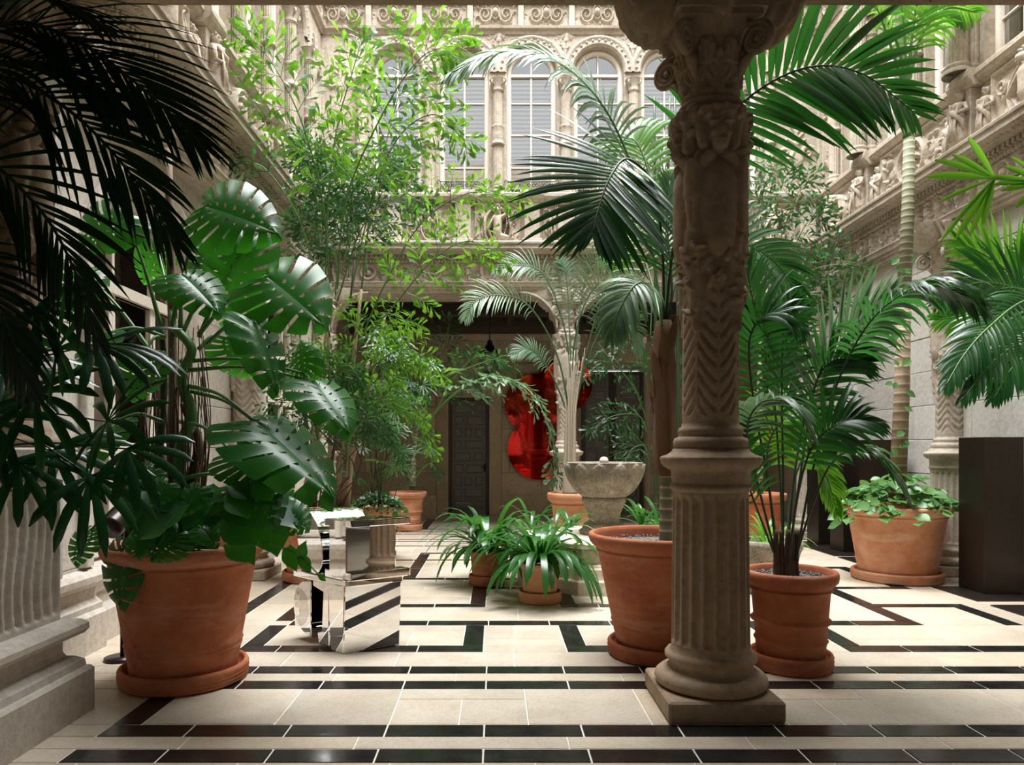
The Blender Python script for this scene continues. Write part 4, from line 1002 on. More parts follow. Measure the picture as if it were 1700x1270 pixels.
# ---------------------------------------------------------------- furniture of the court
def lathe_obj(name, prof, mat, parent, n=56, fn=None, loc=None):
    mb = MB(); lathe(mb, prof, n, fn=fn); return mb.obj(name, mat, parent, loc=loc)
def pot(kind, loc, R, H, label, mat='terra', group='terracotta planters', soil='soil', saucer=True, rb=None):
    """thrown pot: rim radius R, height H above the saucer"""
    t = thing('terracotta_pot', label, 'pot', loc, rnd.uniform(0, 6), group); m = M[mat]; b = rb or R*.62; s0 = .05
    if kind == 'wide':     # big tapering planter with rolled rim and two raised bands low down
        k = lambda u: b+(R*.93-b)*u**1.05
        P = [(.001, s0), (b, s0)]+[(k(u), s0+H*u) for u in (.05, .12, .18)]+[(k(.2)+.006, s0+H*.2), (k(.21)+.006, s0+H*.215), (k(.22), s0+H*.23), (k(.235)+.008, s0+H*.245), (k(.25), s0+H*.26)]
        P += [(k(u), s0+H*u) for u in (.35, .5, .65, .8)]+[(k(.83), s0+H*.83), (k(.84)+.008, s0+H*.84), (k(.86)+.008, s0+H*.855), (k(.87), s0+H*.865), (k(.88)+.012, s0+H*.88), (R*.955, s0+H*.90), (R*.985, s0+H*.925), (R, s0+H*.955), (R, s0+H*.98), (R*.985, s0+H*.995), (R*.955, s0+H), (R*.93, s0+H*.99), (R*.91, s0+H*.96), (R*.88, s0+H*.86)]
    elif kind == 'ribbed':
        k = lambda u: b+(R*.86-b)*u
        P = [(.001, s0), (b, s0)]+[(k(u), s0+H*u) for u in (.06, .2)]+[(k(.22)+.012, s0+H*.24), (k(.22), s0+H*.26)]+[(k(.4), s0+H*.42), (k(.43)+.02, s0+H*.44), (k(.43)+.024, s0+H*.46), (k(.43)+.005, s0+H*.485), (k(.5), s0+H*.5)]
        P += [(k(.7), s0+H*.70), (k(.76), s0+H*.77), (k(.8)+.012, s0+H*.785), (k(.8)+.012, s0+H*.80), (k(.8), s0+H*.81), (k(.8)+.02, s0+H*.84), (R*.93, s0+H*.86), (R*.985, s0+H*.89), (R, s0+H*.93), (R, s0+H*.97), (R*.975, s0+H*.995), (R*.93, s0+H), (R*.88, s0+H*.98), (R*.86, s0+H*.9)]
    else:                  # small plain pot with a collar
        k = lambda u: b+(R*.9-b)*u
        P = [(.001, s0), (b, s0), (k(.3), s0+H*.3), (k(.6), s0+H*.6), (k(.8), s0+H*.8), (k(.82)+.006, s0+H*.83), (R*.96, s0+H*.88), (R, s0+H*.92), (R, s0+H*.98), (R*.97, s0+H), (R*.92, s0+H*.99), (R*.88, s0+H*.9)]
    q = rnd.uniform(0, 9)
    lathe_obj('pot_body', P, m, t, 72, fn=lambda RR, Z, A: RR*(1+.004*np.sin(2*A+q)+.002*np.sin(5*A+Z*6)))
    if saucer:
        s = b*1.14+.02
        lathe_obj('saucer', [(.001, .012), (s*.93, .0), (s*.97, .004), (s*1.01, .022), (s*.985, .030), (s*1.018, .042), (s*.99, .054), (s*1.022, .066), (s*.995, .078), (s*1.02, .092), (s*1.0, .106), (s*.97, .114), (s*.945, .112), (s*.93, .09), (s*.9, .05), (.001, .045)], m, t, 64)
    zt = s0+H*.9
    lathe_obj('soil', [(.001, zt+.015), (R*.4, zt+.02), (R*.885, zt-.005)], M[soil], t, 24, fn=lambda RR, Z, A: RR)
    if soil == 'pebble':
        mb = MB(); q2 = random.Random(3)
        for i in range(260):
            a, rr, s = q2.uniform(0, 6.28), R*.84*math.sqrt(q2.random()), q2.uniform(.006, .012); x, y = rr*math.cos(a), rr*math.sin(a); z = zt+.018
            mb.add([(x-s*1.4, y, z), (x, y-s, z), (x+s*1.4, y, z), (x, y+s, z), (x, y, z+s*.8), (x, y, z-s*.5)], [(0, 1, 4), (1, 2, 4), (2, 3, 4), (3, 0, 4), (1, 0, 5), (2, 1, 5), (3, 2, 5), (0, 3, 5)])
        mb.obj('pebbles', M['pebble'], t, kind='stuff')
    return t, Vector(loc)+Vector((0, 0, zt+.01))
P1 = (-2.03, 4.72, 0); P2 = (-2.06, 8.35, 0); P3 = (-1.62, 9.9, 0); P4 = (-1.62, 13.35, 0); P5 = (-.10, 8.0, 0); P6 = (.435, 7.1, 0); P7 = (1.2, 5.28, 0); P8 = (2.03, 4.98, 0); P9 = (4.62, 8.33, 0); P10 = (4.05, 11.0, 0); P11 = (1.1, 10.4, 0)
pot('wide', P1, .50, .84, 'huge terracotta pot at the left holding the split-leaf plant', rb=.325)
pot('wide', P2, .52, .74, 'wide terracotta pot behind the mirrored sculpture holding bamboo-like stems', 'terra2')
pot('ribbed', P3, .33, .66, 'terracotta pot overgrown with ivy at the left of the court', 'terra2')
pot('ribbed', P4, .35, .66, 'tall terracotta pot at the far left under the fishtail palm', 'terra2')
pot('small', P5, .205, .33, 'small terracotta pot with strap leaves, the one further back', 'terra', rb=.155)
pot('small', P6, .20, .34, 'small terracotta pot with strap leaves in front of the fountain', 'terra2', rb=.165)
pot('wide', P7, .52, .84, 'huge terracotta pot half hidden behind the middle column', 'terra', soil='pebble', rb=.31)
pot('ribbed', P8, .31, .62, 'ribbed terracotta pot of slim palm stems to the right of the column', 'terra', soil='pebble', rb=.22)
pot('wide', P9, .57, .80, 'wide orange terracotta pot at the right with small leafy plants', 'terra2', rb=.40)
pot('ribbed', P10, .36, .78, 'terracotta pot half hidden behind slim palm stems at the far right', 'terra')
pot('ribbed', P11, .36, .82, 'terracotta pot behind the fountain with a grey-trunked palm', 'terra2')
# weathered stone planter
sp = thing('stone_planter', 'weathered mossy stone planter behind the slim palm stems', 'planter', (2.86, 7.6, 0))
lathe_obj('planter_body', [(.001, 0), (.25, 0), (.27, .03), (.26, .1), (.31, .4), (.34, .47), (.35, .50), (.34, .54), (.30, .55), (.27, .53), (.26, .48), (.001, .46)], M['weather'], sp, 48, fn=lambda R, Z, A: R*(1+.02*np.sin(7*A+9*Z)+.012*np.sin(19*A)))
# fountain
ft = thing('fountain', 'grey stone fountain bowl carved with petals on a stepped base', 'fountain', (1.25, 8.35, 0))
def octa(z0, z1, r, top=None):
    mb = MB(); n = 8; a0 = PI/8; rt = top or r
    V = [(r*math.cos(a0+i*PI/4), r*math.sin(a0+i*PI/4), z0) for i in range(n)]+[(r*math.cos(a0+i*PI/4), r*math.sin(a0+i*PI/4), z1-.015) for i in range(n)]+[((rt-.012)*math.cos(a0+i*PI/4), (rt-.012)*math.sin(a0+i*PI/4), z1) for i in range(n)]
    mb.add(V, [(i, (i+1) % n, n+(i+1) % n, n+i) for i in range(n)]+[(n+i, n+(i+1) % n, 2*n+(i+1) % n, 2*n+i) for i in range(n)]+[tuple(range(2*n, 3*n))]); return mb
for z0, z1, r in ((0, .15, 1.08), (.15, .27, 1.03), (.27, .30, .99), (.30, .46, .93), (.46, .52, .97)): octa(z0, z1, r).obj('step', M['fountbase'], ft, smooth=False)
lathe_obj('stem', [(.001, .52), (.27, .52), (.28, .56), (.25, .58), (.235, .60), (.23, .64), (.185, .66), (.175, .68), (.19, .76), (.225, .84), (.245, .885), (.25, .89), (.255, .94), (.245, .95)], M['weather'], ft, 48, fn=lambda R, Z, A: R+np.where(Z < .64, .012*np.abs(np.sin(A*14+Z*40)), 0))
def petals(R, Z, A):
    u = (Z-.94)/.40; f = ((A/(2*PI)*12) % 1-.5)*2; edge = np.sqrt(np.clip(1-((u-.25)/.72)**2, 0, 1)); d = np.abs(f)/np.maximum(edge, .02)
    pet = np.clip(1-d, 0, 1)**.45*np.clip(u*5, 0, 1); rim = np.exp(-((d-1)/.09)**2)*(u > .3)
    return R+.034*pet*(u < .97)+.016*rim*(u < .97)-.012
lathe_obj('bowl', [(.245, .94)]+[(.245+.205*math.sin(min(1, u)*PI/2)**.8, .94+.40*u) for u in np.linspace(.04, .97, 34)]+[(.452, 1.332), (.45, 1.343), (.425, 1.345), (.41, 1.33), (.36, 1.2), (.2, 1.1), (.001, 1.08)], M['weather'], ft, 168, fn=petals)
lathe_obj('finial', [(.03, 1.08), (.03, 1.30), (.05, 1.33), (.055, 1.365), (.035, 1.40), (.001, 1.41)], M['fountbase'], ft, 20)
mb = MB(); n = 30; mb.add([(0, 0, 1.31)]+[(.40*math.cos(2*PI*i/n), .40*math.sin(2*PI*i/n), 1.31) for i in range(n)], [(0, i+1, (i+1) % n+1) for i in range(n)]); mb.obj('water', M['glass'], ft, smooth=False)

# mirror-polished sculpture (plain abstract shapes)
sc_ = thing('mirror_sculpture', 'mirror-polished steel sculpture of stacked abstract blocks and curves', 'sculpture', (-1.10, 5.26, 0), math.radians(0))
E1 = np.array([-.72, .75]); 
uL = np.array([-.53, .50]); uR = np.array([.37, .25])
uL = uL/np.linalg.norm(uL); uR = uR/np.linalg.norm(uR)
def ext(name, poly, o, ux, dep, thick, bev=.008):
    """outline in (s along ux, z), pushed back along dep by thick"""
    k = len(poly); V = []
    for off in (0, thick):
        for s, z in poly: V.append((o[0]+ux[0]*s+dep[0]*off, o[1]+ux[1]*s+dep[1]*off, z))
    mb = MB(); mb.add(V, [tuple(range(k)), tuple(range(k, 2*k))[::-1]]+[(i, (i+1) % k, k+(i+1) % k, k+i)[::-1] for i in range(k)])
    o_ = mb.obj(name, M['chrome'], sc_, smooth=False); b = o_.modifiers.new('bevel', 'BEVEL'); b.width = bev; b.segments = 2; b.limit_method = 'ANGLE'; return o_
O0 = np.array([0.0, 0.0])
# lower tier: slabs with curved cut-outs on the left flank, a wedge on the right
arc = lambda cx, cz, r, a, b, n=10: [(cx+r*math.cos(a+(b-a)*i/n), cz+r*math.sin(a+(b-a)*i/n)) for i in range(n+1)]
ext('wedge', [(.0, .0), (.16, .0), (.20, .50), (-.02, .50)], O0+uL*.02, uL, uR, .46)
ext('curved_slab', [(.20, .02), (.34, .02), (.36, .10), (.30, .12), (.28, .42), (.42, .45), (.42, .50), (.20, .50)], O0, uL, uR, .44)
ext('curved_slab', [(.40, .04)]+arc(.44, .27, .21, -PI/2, PI/2)[::-1][::-1]+[(.40, .48)], O0+uL*.05, uL, uR, .40)
ext('curved_slab', arc(.60, .26, .16, PI/2, 3*PI/2)+[(.66, .10), (.66, .18), (.60, .20), (.60, .24), (.66, .24), (.66, .30), (.60, .31), (.60, .34), (.66, .36), (.66, .42)], O0+uL*.02, uL, uR, .40)
ext('mid_plate', [(.0, .49), (.72, .49), (.72, .54), (.0, .54)], O0-uL*.02, uL, uR, .46)
# upper tier
ext('block_frame', [(.02, .54), (.30, .54), (.30, .60), (.24, .60), (.24, .92), (.30, .92), (.30, .98), (.02, .98)], O0-uL*.04, uL, uR, .40)
ext('shelf_edge', [(-.05, .54), (.06, .54), (.06, .60), (-.05, .60)], O0-uL*.03, uL, uR, .48)
ext('shelf_edge', [(-.05, .93), (.06, .93), (.06, .985), (-.05, .985)], O0-uL*.03, uL, uR, .48)
EL = [(.47+.17*math.cos(a)+.07*math.sin(a), .79+.245*math.sin(a)) for a in np.linspace(0, 2*PI, 64, endpoint=False)]
o_ = ext('oval_drum', EL, O0, uL, uR, .42, .004)
# dark bronze plinths on plates along the right wall
def plinth(y, label, x=5.0, s=.41, h=1.62):
    t = thing('bronze_plinth', label, 'plinth', (x, y, 0), 0, 'bronze plinths along the right wall')
    mb = MB(); cbox(mb, 0, s, 0, s, .012, h, .003); mb.obj('box', M['bronze'], t, smooth=False)
    mb = MB(); cbox(mb, -.28, s+.02, -.31, s+.02, 0, .012, .002); mb.obj('base_plate', M['bronze'], t, smooth=False)
for y, lb in ((7.4, 'tall dark bronze plinth at the right edge'), (9.55, 'dark bronze plinth behind the wide orange pot'), (10.4, 'dark bronze plinth in the middle of the far row'), (11.2, 'furthest dark bronze plinth of the row')): plinth(y, lb)
t = thing('base_plate', 'flat dark bronze plate on the floor at the right edge', 'plate', (4.72, 6.1, 0)); mb = MB(); cbox(mb, 0, .78, 0, .8, 0, .012, .002); mb.obj('plate', M['bronze'], t, smooth=False)
# red mirror of joined discs on the far wall
rm = thing('red_mirror', 'red mirror of joined discs on the far brown wall', 'mirror', (0, 16.30, 0))
for cx, cz, r in ((.97, 1.50, .70), (.88, 2.50, .68), (1.55, 2.95, .62)):
    mb = MB(); n = 48; yo = -.012*(cz > 2)-.012*(cz > 2.7); V = [(cx+r*math.cos(2*PI*i/n), yo, cz+r*math.sin(2*PI*i/n)) for i in range(n)]+[(cx+r*math.cos(2*PI*i/n), yo+.01, cz+r*math.sin(2*PI*i/n)) for i in range(n)]
    mb.add(V, [tuple(range(n)), tuple(range(n, 2*n))[::-1]]+[(i, n+i, n+(i+1) % n, (i+1) % n) for i in range(n)]); mb.obj('mirror_disc', M['red'], rm, smooth=False)
# lantern
ln = thing('hanging_lantern', 'black hanging lantern on a rod before the far wall', 'lantern', (-.12, 14.3, 0))
mb = MB(); tube(mb, [(0, 0, 4.4), (0, 0, 3.62)], .012, 6); mb.obj('rod', M['iron'], ln)
lathe_obj('lantern_top', [(.001, 3.66), (.03, 3.65), (.055, 3.60), (.05, 3.57), (.09, 3.53), (.10, 3.47), (.19, 3.42), (.20, 3.38), (.001, 3.38)], M['iron'], ln, 16)
lathe_obj('lantern_glass', [(.17, 3.38), (.165, 3.15), (.11, 3.0)], M['glass'], ln, 12)
mb = MB()
for i in range(6): a = i*PI/3; tube(mb, [(.175*math.cos(a), .175*math.sin(a), 3.38), (.17*math.cos(a), .17*math.sin(a), 3.15), (.11*math.cos(a), .11*math.sin(a), 3.0)], .008, 4)
lathe(mb, [(.12, 3.02), (.12, 2.98), (.04, 2.93), (.001, 2.90)], 12); mb.obj('lantern_cage', M['iron'], ln)
# spot lamp by the big pot
sl = thing('spot_lamp', 'black spotlight can among the leaves at the left pot', 'lamp', (-2.66, 5.05, 0))
mb = MB(); tube(mb, [(0, .1, .0), (0, .1, .92)], .015, 8); mb.obj('stand', M['lampmetal'], sl)
mb = MB(); c0, c1 = np.array([0, -.08, .95]), np.array([.03, .16, 1.08]); tube(mb, [c0, c0*.9+c1*.1, c1*.8+c0*.2, c1], [.082, .085, .08, .06], 24); mb.obj('lamp_can', M['lampmetal'], sl)
mb = MB(); tube(mb, [(0, .1, .0), (0, .1, .02)], .12, 20); mb.obj('foot', M['lampmetal'], sl)
# ---------------------------------------------------------------- leaves
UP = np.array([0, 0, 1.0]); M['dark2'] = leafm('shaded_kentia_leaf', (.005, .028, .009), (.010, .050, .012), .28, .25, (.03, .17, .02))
def strap(base, d, wd, L, W, droop, m=5, fold=.22, prof=None, twist=0.0, g=UP):
    """one blade: returns vertices and faces; wd is its width direction"""
    V = []; b = np.array(base); d = nz(np.array(d)); wd = np.array(wd)
    pr = prof or [(0, .35), (.15, .85), (.4, 1), (.7, .8), (1, .03)]
    xs = [p[0] for p in pr]; ys = [p[1] for p in pr]; c = b.copy(); dirv = d.copy(); st = L/m
    for i in range(m+1):
        t = i/m; w_ = W*float(np.interp(t, xs, ys))*.5
        s_ = nz(wd-dirv*np.dot(wd, dirv)); nn = np.cross(s_, dirv)
        V += [c-s_*w_, c+nn*(-fold*w_), c+s_*w_]
        dirv = nz(dirv-g*droop/m*(.4+1.2*t)); c = c+dirv*st
    F = []
    for i in range(m):
        a = 3*i; F += [(a, a+1, a+4, a+3), (a+1, a+2, a+5, a+4)]
    return V, F
def put(name, V, F, mat, parent, kind=None):
    me = bpy.data.meshes.new(name); me.from_pydata([tuple(v) for v in V], [], F); me.materials.append(mat)
    me.polygons.foreach_set('use_smooth', [True]*len(F))
    o = bpy.data.objects.new(name, me); C.objects.link(o); o.parent = parent
    if kind: o['kind'] = kind
    return o
def wpts(pts): return [np.array(at(*p)) for p in pts]
def frond(parent, pts, n, L, W, mat='kentia', roll=0., lift=.25, droop=.8, a0=70, a1=22, t0=.1, single=True, rr=.009, fold=.25, q=None, env=None, stem='stem', sides=(-1, 1), world=False, m=5, face=None):
    """pinnate palm frond; pts are (px, py, depth) control points of its midrib"""
    q = q or rnd; P = catmull(pts if world else wpts(pts), n+6); T = np.gradient(P, axis=0)
    mb = MB(); tube(mb, P, [rr, rr*.75, rr*.3], 5); r = mb.obj('frond', M[stem], parent); mb2 = MB()
    k = len(P); acc = MB()
    for i in range(n):
        t = t0+(1-t0)*i/(n-1); f = t*(k-1); j = min(int(f), k-2); b = P[j]+(P[j+1]-P[j])*(f-j); tt = nz(T[j])
        S = np.cross(tt, UP); S = nz(S) if np.linalg.norm(S) > .1 else np.array([1.0, 0, 0])
        N = np.cross(S, tt); c_, s_ = math.cos(roll), math.sin(roll); S, N = S*c_+N*s_, N*c_-S*s_
        if face is not None: S = nz(np.cross(np.array(face, float), tt)); N = np.cross(S, tt); N = N if np.dot(N, face) > 0 else -N
        u = (t-t0)/(1-t0); ll = L*(env(u) if env else (.55+.45*math.sin(PI*min(1, u*1.15+.12)))*(1-.55*max(0, (u-.75)/.25)**2))
        a = math.radians(a0+(a1-a0)*u)
        for sg in sides:
            a_ = a+q.uniform(-.07, .07); lf = lift+q.uniform(-.12, .12)
            d = tt*math.cos(a_)+(S*sg*math.cos(lf)+N*math.sin(lf))*math.sin(a_)
            V, F = strap(b, d, tt-d*np.dot(tt, d)*.5, ll*q.uniform(.9, 1.06), W*(.75+.35*math.sin(PI*u)), droop*q.uniform(.7, 1.3), m, fold)
            if single: put('leaflet', V, F, M[mat], r)
            else: acc.add(V, F)
    if not single: acc.obj('leaflets', M[mat], r, kind='stuff')
    return r
# fishtail palm
FT2 = [(0, 0, 0), (.30, .06, .01), (.62, .19, .03), (.84, .34, .02), (.90, .22, .0), (1.02, .22, -.02), (.95, .11, .0), (1.08, .03, -.04), (.90, -.02, 0), (.92, -.12, -.01), (.76, -.09, .01), (.60, -.13, 0), (.30, -.06, .01)]
FTF = [tuple(range(13))]
FTF = [(0, 1, 12), (1, 11, 12), (1, 2, 10, 11), (2, 8, 9, 10), (2, 3, 4, 8), (4, 5, 6, 8), (6, 7, 8)]
FT = np.array(FT2)
def fishtail(mb, b, d, s, n, L, flip, q):
    d = nz(d); s = nz(s-d*np.dot(s, d)); nn = np.cross(d, s); f = FT.copy(); 
    if flip: f[:, 1] *= -1
    f[:, 2] -= .16*f[:, 0]**2*q.uniform(.3, 1.6); f = f*L; f[:, 1] *= q.uniform(.5, .9)
    mb.add(b+np.outer(f[:, 0], d)+np.outer(f[:, 1], s)+np.outer(f[:, 2], nn), FTF)
def pinna(parent, b, d, S, L, nl, LL, mat, droop, q, name='pinna'):
    P = [np.array(b)]; dv = nz(d); m = 9
    for i in range(m): dv = nz(dv-UP*droop/m*(.4+1.2*i/m)); P.append(P[-1]+dv*L/m)
    P = np.array(P); T = np.gradient(P, axis=0); mb = MB(); tube(mb, P, [.004, .0015], 4, False)
    nl = max(3, int(nl*.95)); LL *= 1.08
    for i in range(nl):
        t = .14+.86*i/(nl-1); f = t*m; j = min(int(f), m-1); p = P[j]+(P[j+1]-P[j])*(f-j); tt = nz(T[j]); s = nz(S-tt*np.dot(S, tt)); nn = np.cross(tt, s)
        for sg in (-1, 1):
            if i == nl-1 and sg == 1: continue
            a = math.radians(q.uniform(30, 52) if i < nl-1 else 0); dd = tt*math.cos(a)+(s*sg+nn*q.uniform(-.5, .25))*math.sin(a)-UP*q.uniform(0, .28)
            fishtail(mb, p, dd, s*sg+nn*q.uniform(-.6, .6), nn, LL*q.uniform(.8, 1.2)*(1-.25*t), q.random() < .5, q)
    return mb.obj(name, mat, parent, smooth=False)
def bifrond(parent, pts, n, L, nl=8, LL=.13, mat='caryota', roll=0., droop=.6, a0=65, a1=30, t0=.3, rr=.010, stem='stem', q=None, world=False, lift=0.):
    """twice-divided fishtail frond"""
    q = q or rnd; P = catmull(pts if world else wpts(pts), 30); T = np.gradient(P, axis=0)
    mb = MB(); tube(mb, P, [rr, rr*.8, rr*.3], 5); r = mb.obj('frond', M[stem], parent); k = len(P)
    n = max(4, int(n*.78))
    for i in range(n):
        t = t0+(1-t0)*i/(n-1); f = t*(k-1); j = min(int(f), k-2); b = P[j]+(P[j+1]-P[j])*(f-j); tt = nz(T[j])
        S = np.cross(tt, UP); S = nz(S) if np.linalg.norm(S) > .1 else np.array([1.0, 0, 0]); N = np.cross(S, tt); c_, s_ = math.cos(roll), math.sin(roll); S, N = S*c_+N*s_, N*c_-S*s_
        u = i/(n-1); ll = L*(.6+.4*math.sin(PI*min(1, u+.15)))*(1-.45*u)
        for sg in (-1, 1):
            a = math.radians(a0+(a1-a0)*u)+q.uniform(-.15, .15)
            d = tt*math.cos(a)+(S*sg+N*(lift+q.uniform(-.25, .25)))*math.sin(a)
            pinna(r, b, d, nz(np.cross(d, N)), ll*q.uniform(.85, 1.1), max(3, int(nl*(1-.4*u))), LL, M[mat], droop*q.uniform(.6, 1.4), q)
    return r
# split-leaf (monstera)
def monstera_mesh(lobes=8, seed=0, cut=.42):
    q = random.Random(seed); V, F = [], []
    def out(t):      # margin of one half, t 0..1 from the sinus to the tip; x along the midrib
        pts = [(-.02, .02), (-.20, .12), (-.24, .32), (-.10, .50), (.16, .575), (.45, .52), (.70, .38), (.90, .18), (1.02, .0)]
        f = t*(len(pts)-1); i = min(int(f), len(pts)-2); u = f-i; a, b = np.array(pts[i]), np.array(pts[i+1]); pm = np.array(pts[max(i-1, 0)]); pn = np.array(pts[min(i+2, len(pts)-1)])
        return .5*((2*a)+(b-pm)*u+(2*pm-5*a+4*b-pn)*u*u+(3*a-pm-3*b+pn)*u**3)
    def pt(t, v, sg):
        mid = np.array([max(0, t**1.25*1.0-.03*(1-t)), 0.0]); o = out(t); p = mid+(o-mid)*v; p[0] += .05*math.sin(PI*v)*(1-t)-.05*v*v*0
        z = .10*v*(1-.6*v)*(1 if True else 0)-.26*v*v*.55-.16*p[0]**2+.012*math.sin(t*lobes*2*PI)*v
        return (p[0], sg*p[1], z)
    for sg in (-1, 1):
        # inner web
        nt = lobes*3; vi = [0, .5, 1.0]
        cuts = [cut*q.uniform(.75, 1.25) for _ in range(lobes)]
        idx = {}
        def g(t, v):
            k = (round(t, 5), round(v, 5), sg)
            if k not in idx: idx[k] = len(V); V.append(pt(t, v, sg))
            return idx[k]
        for l in range(lobes):
            c0 = cuts[l]; ta, tb = l/lobes, (l+1)/lobes; gap = .27/lobes*q.uniform(.7, 1.5) if 0 < l else 0
            c0 = .42 if l == 0 else c0
            # web part up to v=.30 is shared, the lobe narrows away from its neighbour
            lv = [0, .10, .14, .20, .25, .33, .40, .55, .72, .88, 1.0]
            for j in range(len(lv)-1):
                v0, v1 = lv[j], lv[j+1]
                def row(v):
                    k = (0 if v <= .10 or .24 < v < .34 else gap*.8 if v < .24 else gap*min(1, (v-.30)/.12)*(1.25-.75*v))
                    s = ta+k; e = tb; return [s, s+(e-s)/3, s+(e-s)*2/3, e]
                r0, r1 = row(v0), row(v1)
                if v1 >= 1.0: r1 = [r1[0]+.05/lobes, r1[1], r1[2], r1[3]-.04/lobes]
                for a in range(3):
                    if .3 <= v0 < .4 and l % 2 == 1 and a == 1 and 0 < l < lobes-1: pass
                    f = (g(r0[a], v0), g(r0[a+1], v0), g(r1[a+1], v1), g(r1[a], v1)); f = f if sg > 0 else f[::-1]; F.append(f)
    me = bpy.data.meshes.new('split_leaf'); me.from_pydata(V, [], F); me.polygons.foreach_set('use_smooth', [True]*len(F)); return me
MON = [monstera_mesh(9, 1), monstera_mesh(8, 2), monstera_mesh(10, 3)]
for me in MON: me.materials.append(M['monstera'])
def heart_mesh():
    V, F = [], []; n = 9
    for i in range(n):
        t = i/(n-1); w_ = .42*math.sin(PI*min(1, (t+.14)/1.14))**.8*(1-.55*t**3) if t < 1 else 0; x = t-.12*(1 if i == 0 else 0)
        for s in (-1, 0, 1): V.append((x, s*w_, .07*abs(s)-.22*t*t+(-.02 if s == 0 else 0)))
    for i in range(n-1): a = 3*i; F += [(a, a+3, a+4, a+1), (a+1, a+4, a+5, a+2)]
    return V, F
HV, HF = heart_mesh()
def heart(mat, name='leaf'):
    me = bpy.data.meshes.new(name); me.from_pydata(HV, [], HF); me.materials.append(M[mat]); me.polygons.foreach_set('use_smooth', [True]*len(HF)); return me
HEART = {k: heart(k) for k in ('monstera', 'ground', 'clivia', 'caryota2')}
def place_leaf(me, parent, base, tip, nrm, name='leaf', wscale=1.0):
    """a shared leaf mesh laid from its base to its tip, upper face towards nrm"""
    b, t_ = np.array(base, float), np.array(tip, float); x = t_-b; L = np.linalg.norm(x); x = x/L; z = np.array(nrm, float); z = nz(z-x*np.dot(z, x)); y = np.cross(z, x)
    o = bpy.data.objects.new(name, me); C.objects.link(o); o.parent = parent
    o.matrix_world = Matrix(((x[0]*L, y[0]*L*wscale, z[0]*L, b[0]), (x[1]*L, y[1]*L*wscale, z[1]*L, b[1]), (x[2]*L, y[2]*L*wscale, z[2]*L, b[2]), (0, 0, 0, 1)))
    return o
def stalk(parent, pts, r, mat='stem', name='stalk', n=7, world=True, ns=14):
    mb = MB(); tube(mb, catmull(pts if world else wpts(pts), ns), r, n); return mb.obj(name, M[mat], parent)
def fan_leaf(parent, hub, axis, nrm, L, W, nseg=9, spread=200, mat='rhapis', droop=.5, q=None, single=True, name='fan_leaf', prof=None, stemto=None):
    q = q or rnd; h = np.array(hub, float); a = nz(np.array(axis, float)); n_ = nz(np.array(nrm, float)-a*np.dot(nrm, a)); s = np.cross(n_, a)
    mb = MB(); 
    if stemto is not None: tube(mb, catmull([np.array(stemto), (np.array(stemto)+h)/2+UP*.05, h], 10), [.005, .004], 5)
    else: tube(mb, [h-a*.03, h], .006, 5)
    r = mb.obj(name, M['stemdark'], parent); acc = MB()
    for i in range(nseg):
        th = math.radians(-spread/2+spread*i/(nseg-1)+q.uniform(-4, 4)); d = a*math.cos(th)+s*math.sin(th)+n_*q.uniform(.0, .25)
        V, F = strap(h, d, -a*math.sin(th)+s*math.cos(th), L*q.uniform(.82, 1.08)*(1-.22*abs(th)/2), W, droop*q.uniform(.6, 1.4), 6, .3, prof or [(0, .15), (.2, .6), (.5, 1), (.85, .85), (1, .15)])
        if single: put('leaf_segment', V, F, M[mat], r)
        else: acc.add(V, F)
    if not single: acc.obj('leaf_segments', M[mat], r, kind='stuff')
    return r
def strap_clump(parent, c, n, L, W, q, mat='clivia', up=.9, spread=(0, 2*PI), rad=.05, droop=2.2):
    for i in range(n):
        a = spread[0]+(spread[1]-spread[0])*(i+q.uniform(-.4, .4))/n; el = q.uniform(.35, 1.35); l = L*q.uniform(.6, 1.12)
        b = np.array(c)+np.array([math.cos(a), math.sin(a), 0])*rad*q.uniform(.2, 1)
        d = np.array([math.cos(a)*math.cos(el), math.sin(a)*math.cos(el), math.sin(el)*up]); wd = np.array([-math.sin(a), math.cos(a), 0])
        V, F = strap(b, d, wd, l, W*q.uniform(.8, 1.15), droop*q.uniform(.55, 1.15), 8, -.18, [(0, .6), (.25, .85), (.6, 1), (.88, .8), (1, .12)])
        put('leaf', V, F, M[mat], parent)
def mound(parent, c, R, H, n, s, q, mat='ground', edge=.15, name='leaf'):
    """low mound of heart leaves spilling over a rim"""
    for i in range(n):
        a = q.uniform(0, 2*PI); rr = R*math.sqrt(q.random())*1.08; z = H*(1-(rr/R)**2)*q.uniform(.3, 1.1)-edge*max(0, rr/R-.92)*q.uniform(0, 6)
        b = np.array(c)+np.array([rr*math.cos(a), rr*math.sin(a), z]); yaw = a+q.uniform(-1, 1); pt_ = q.uniform(-.5, .3)
        d = np.array([math.cos(yaw)*math.cos(pt_), math.sin(yaw)*math.cos(pt_), math.sin(pt_)]); l = s*q.uniform(.6, 1.25)
        place_leaf(HEART[mat], parent, b, b+d*l, UP+np.array([q.uniform(-.9, .9), q.uniform(-1.3, .3), 0]), name)
TOP = lambda P, z: np.array([P[0], P[1], z])

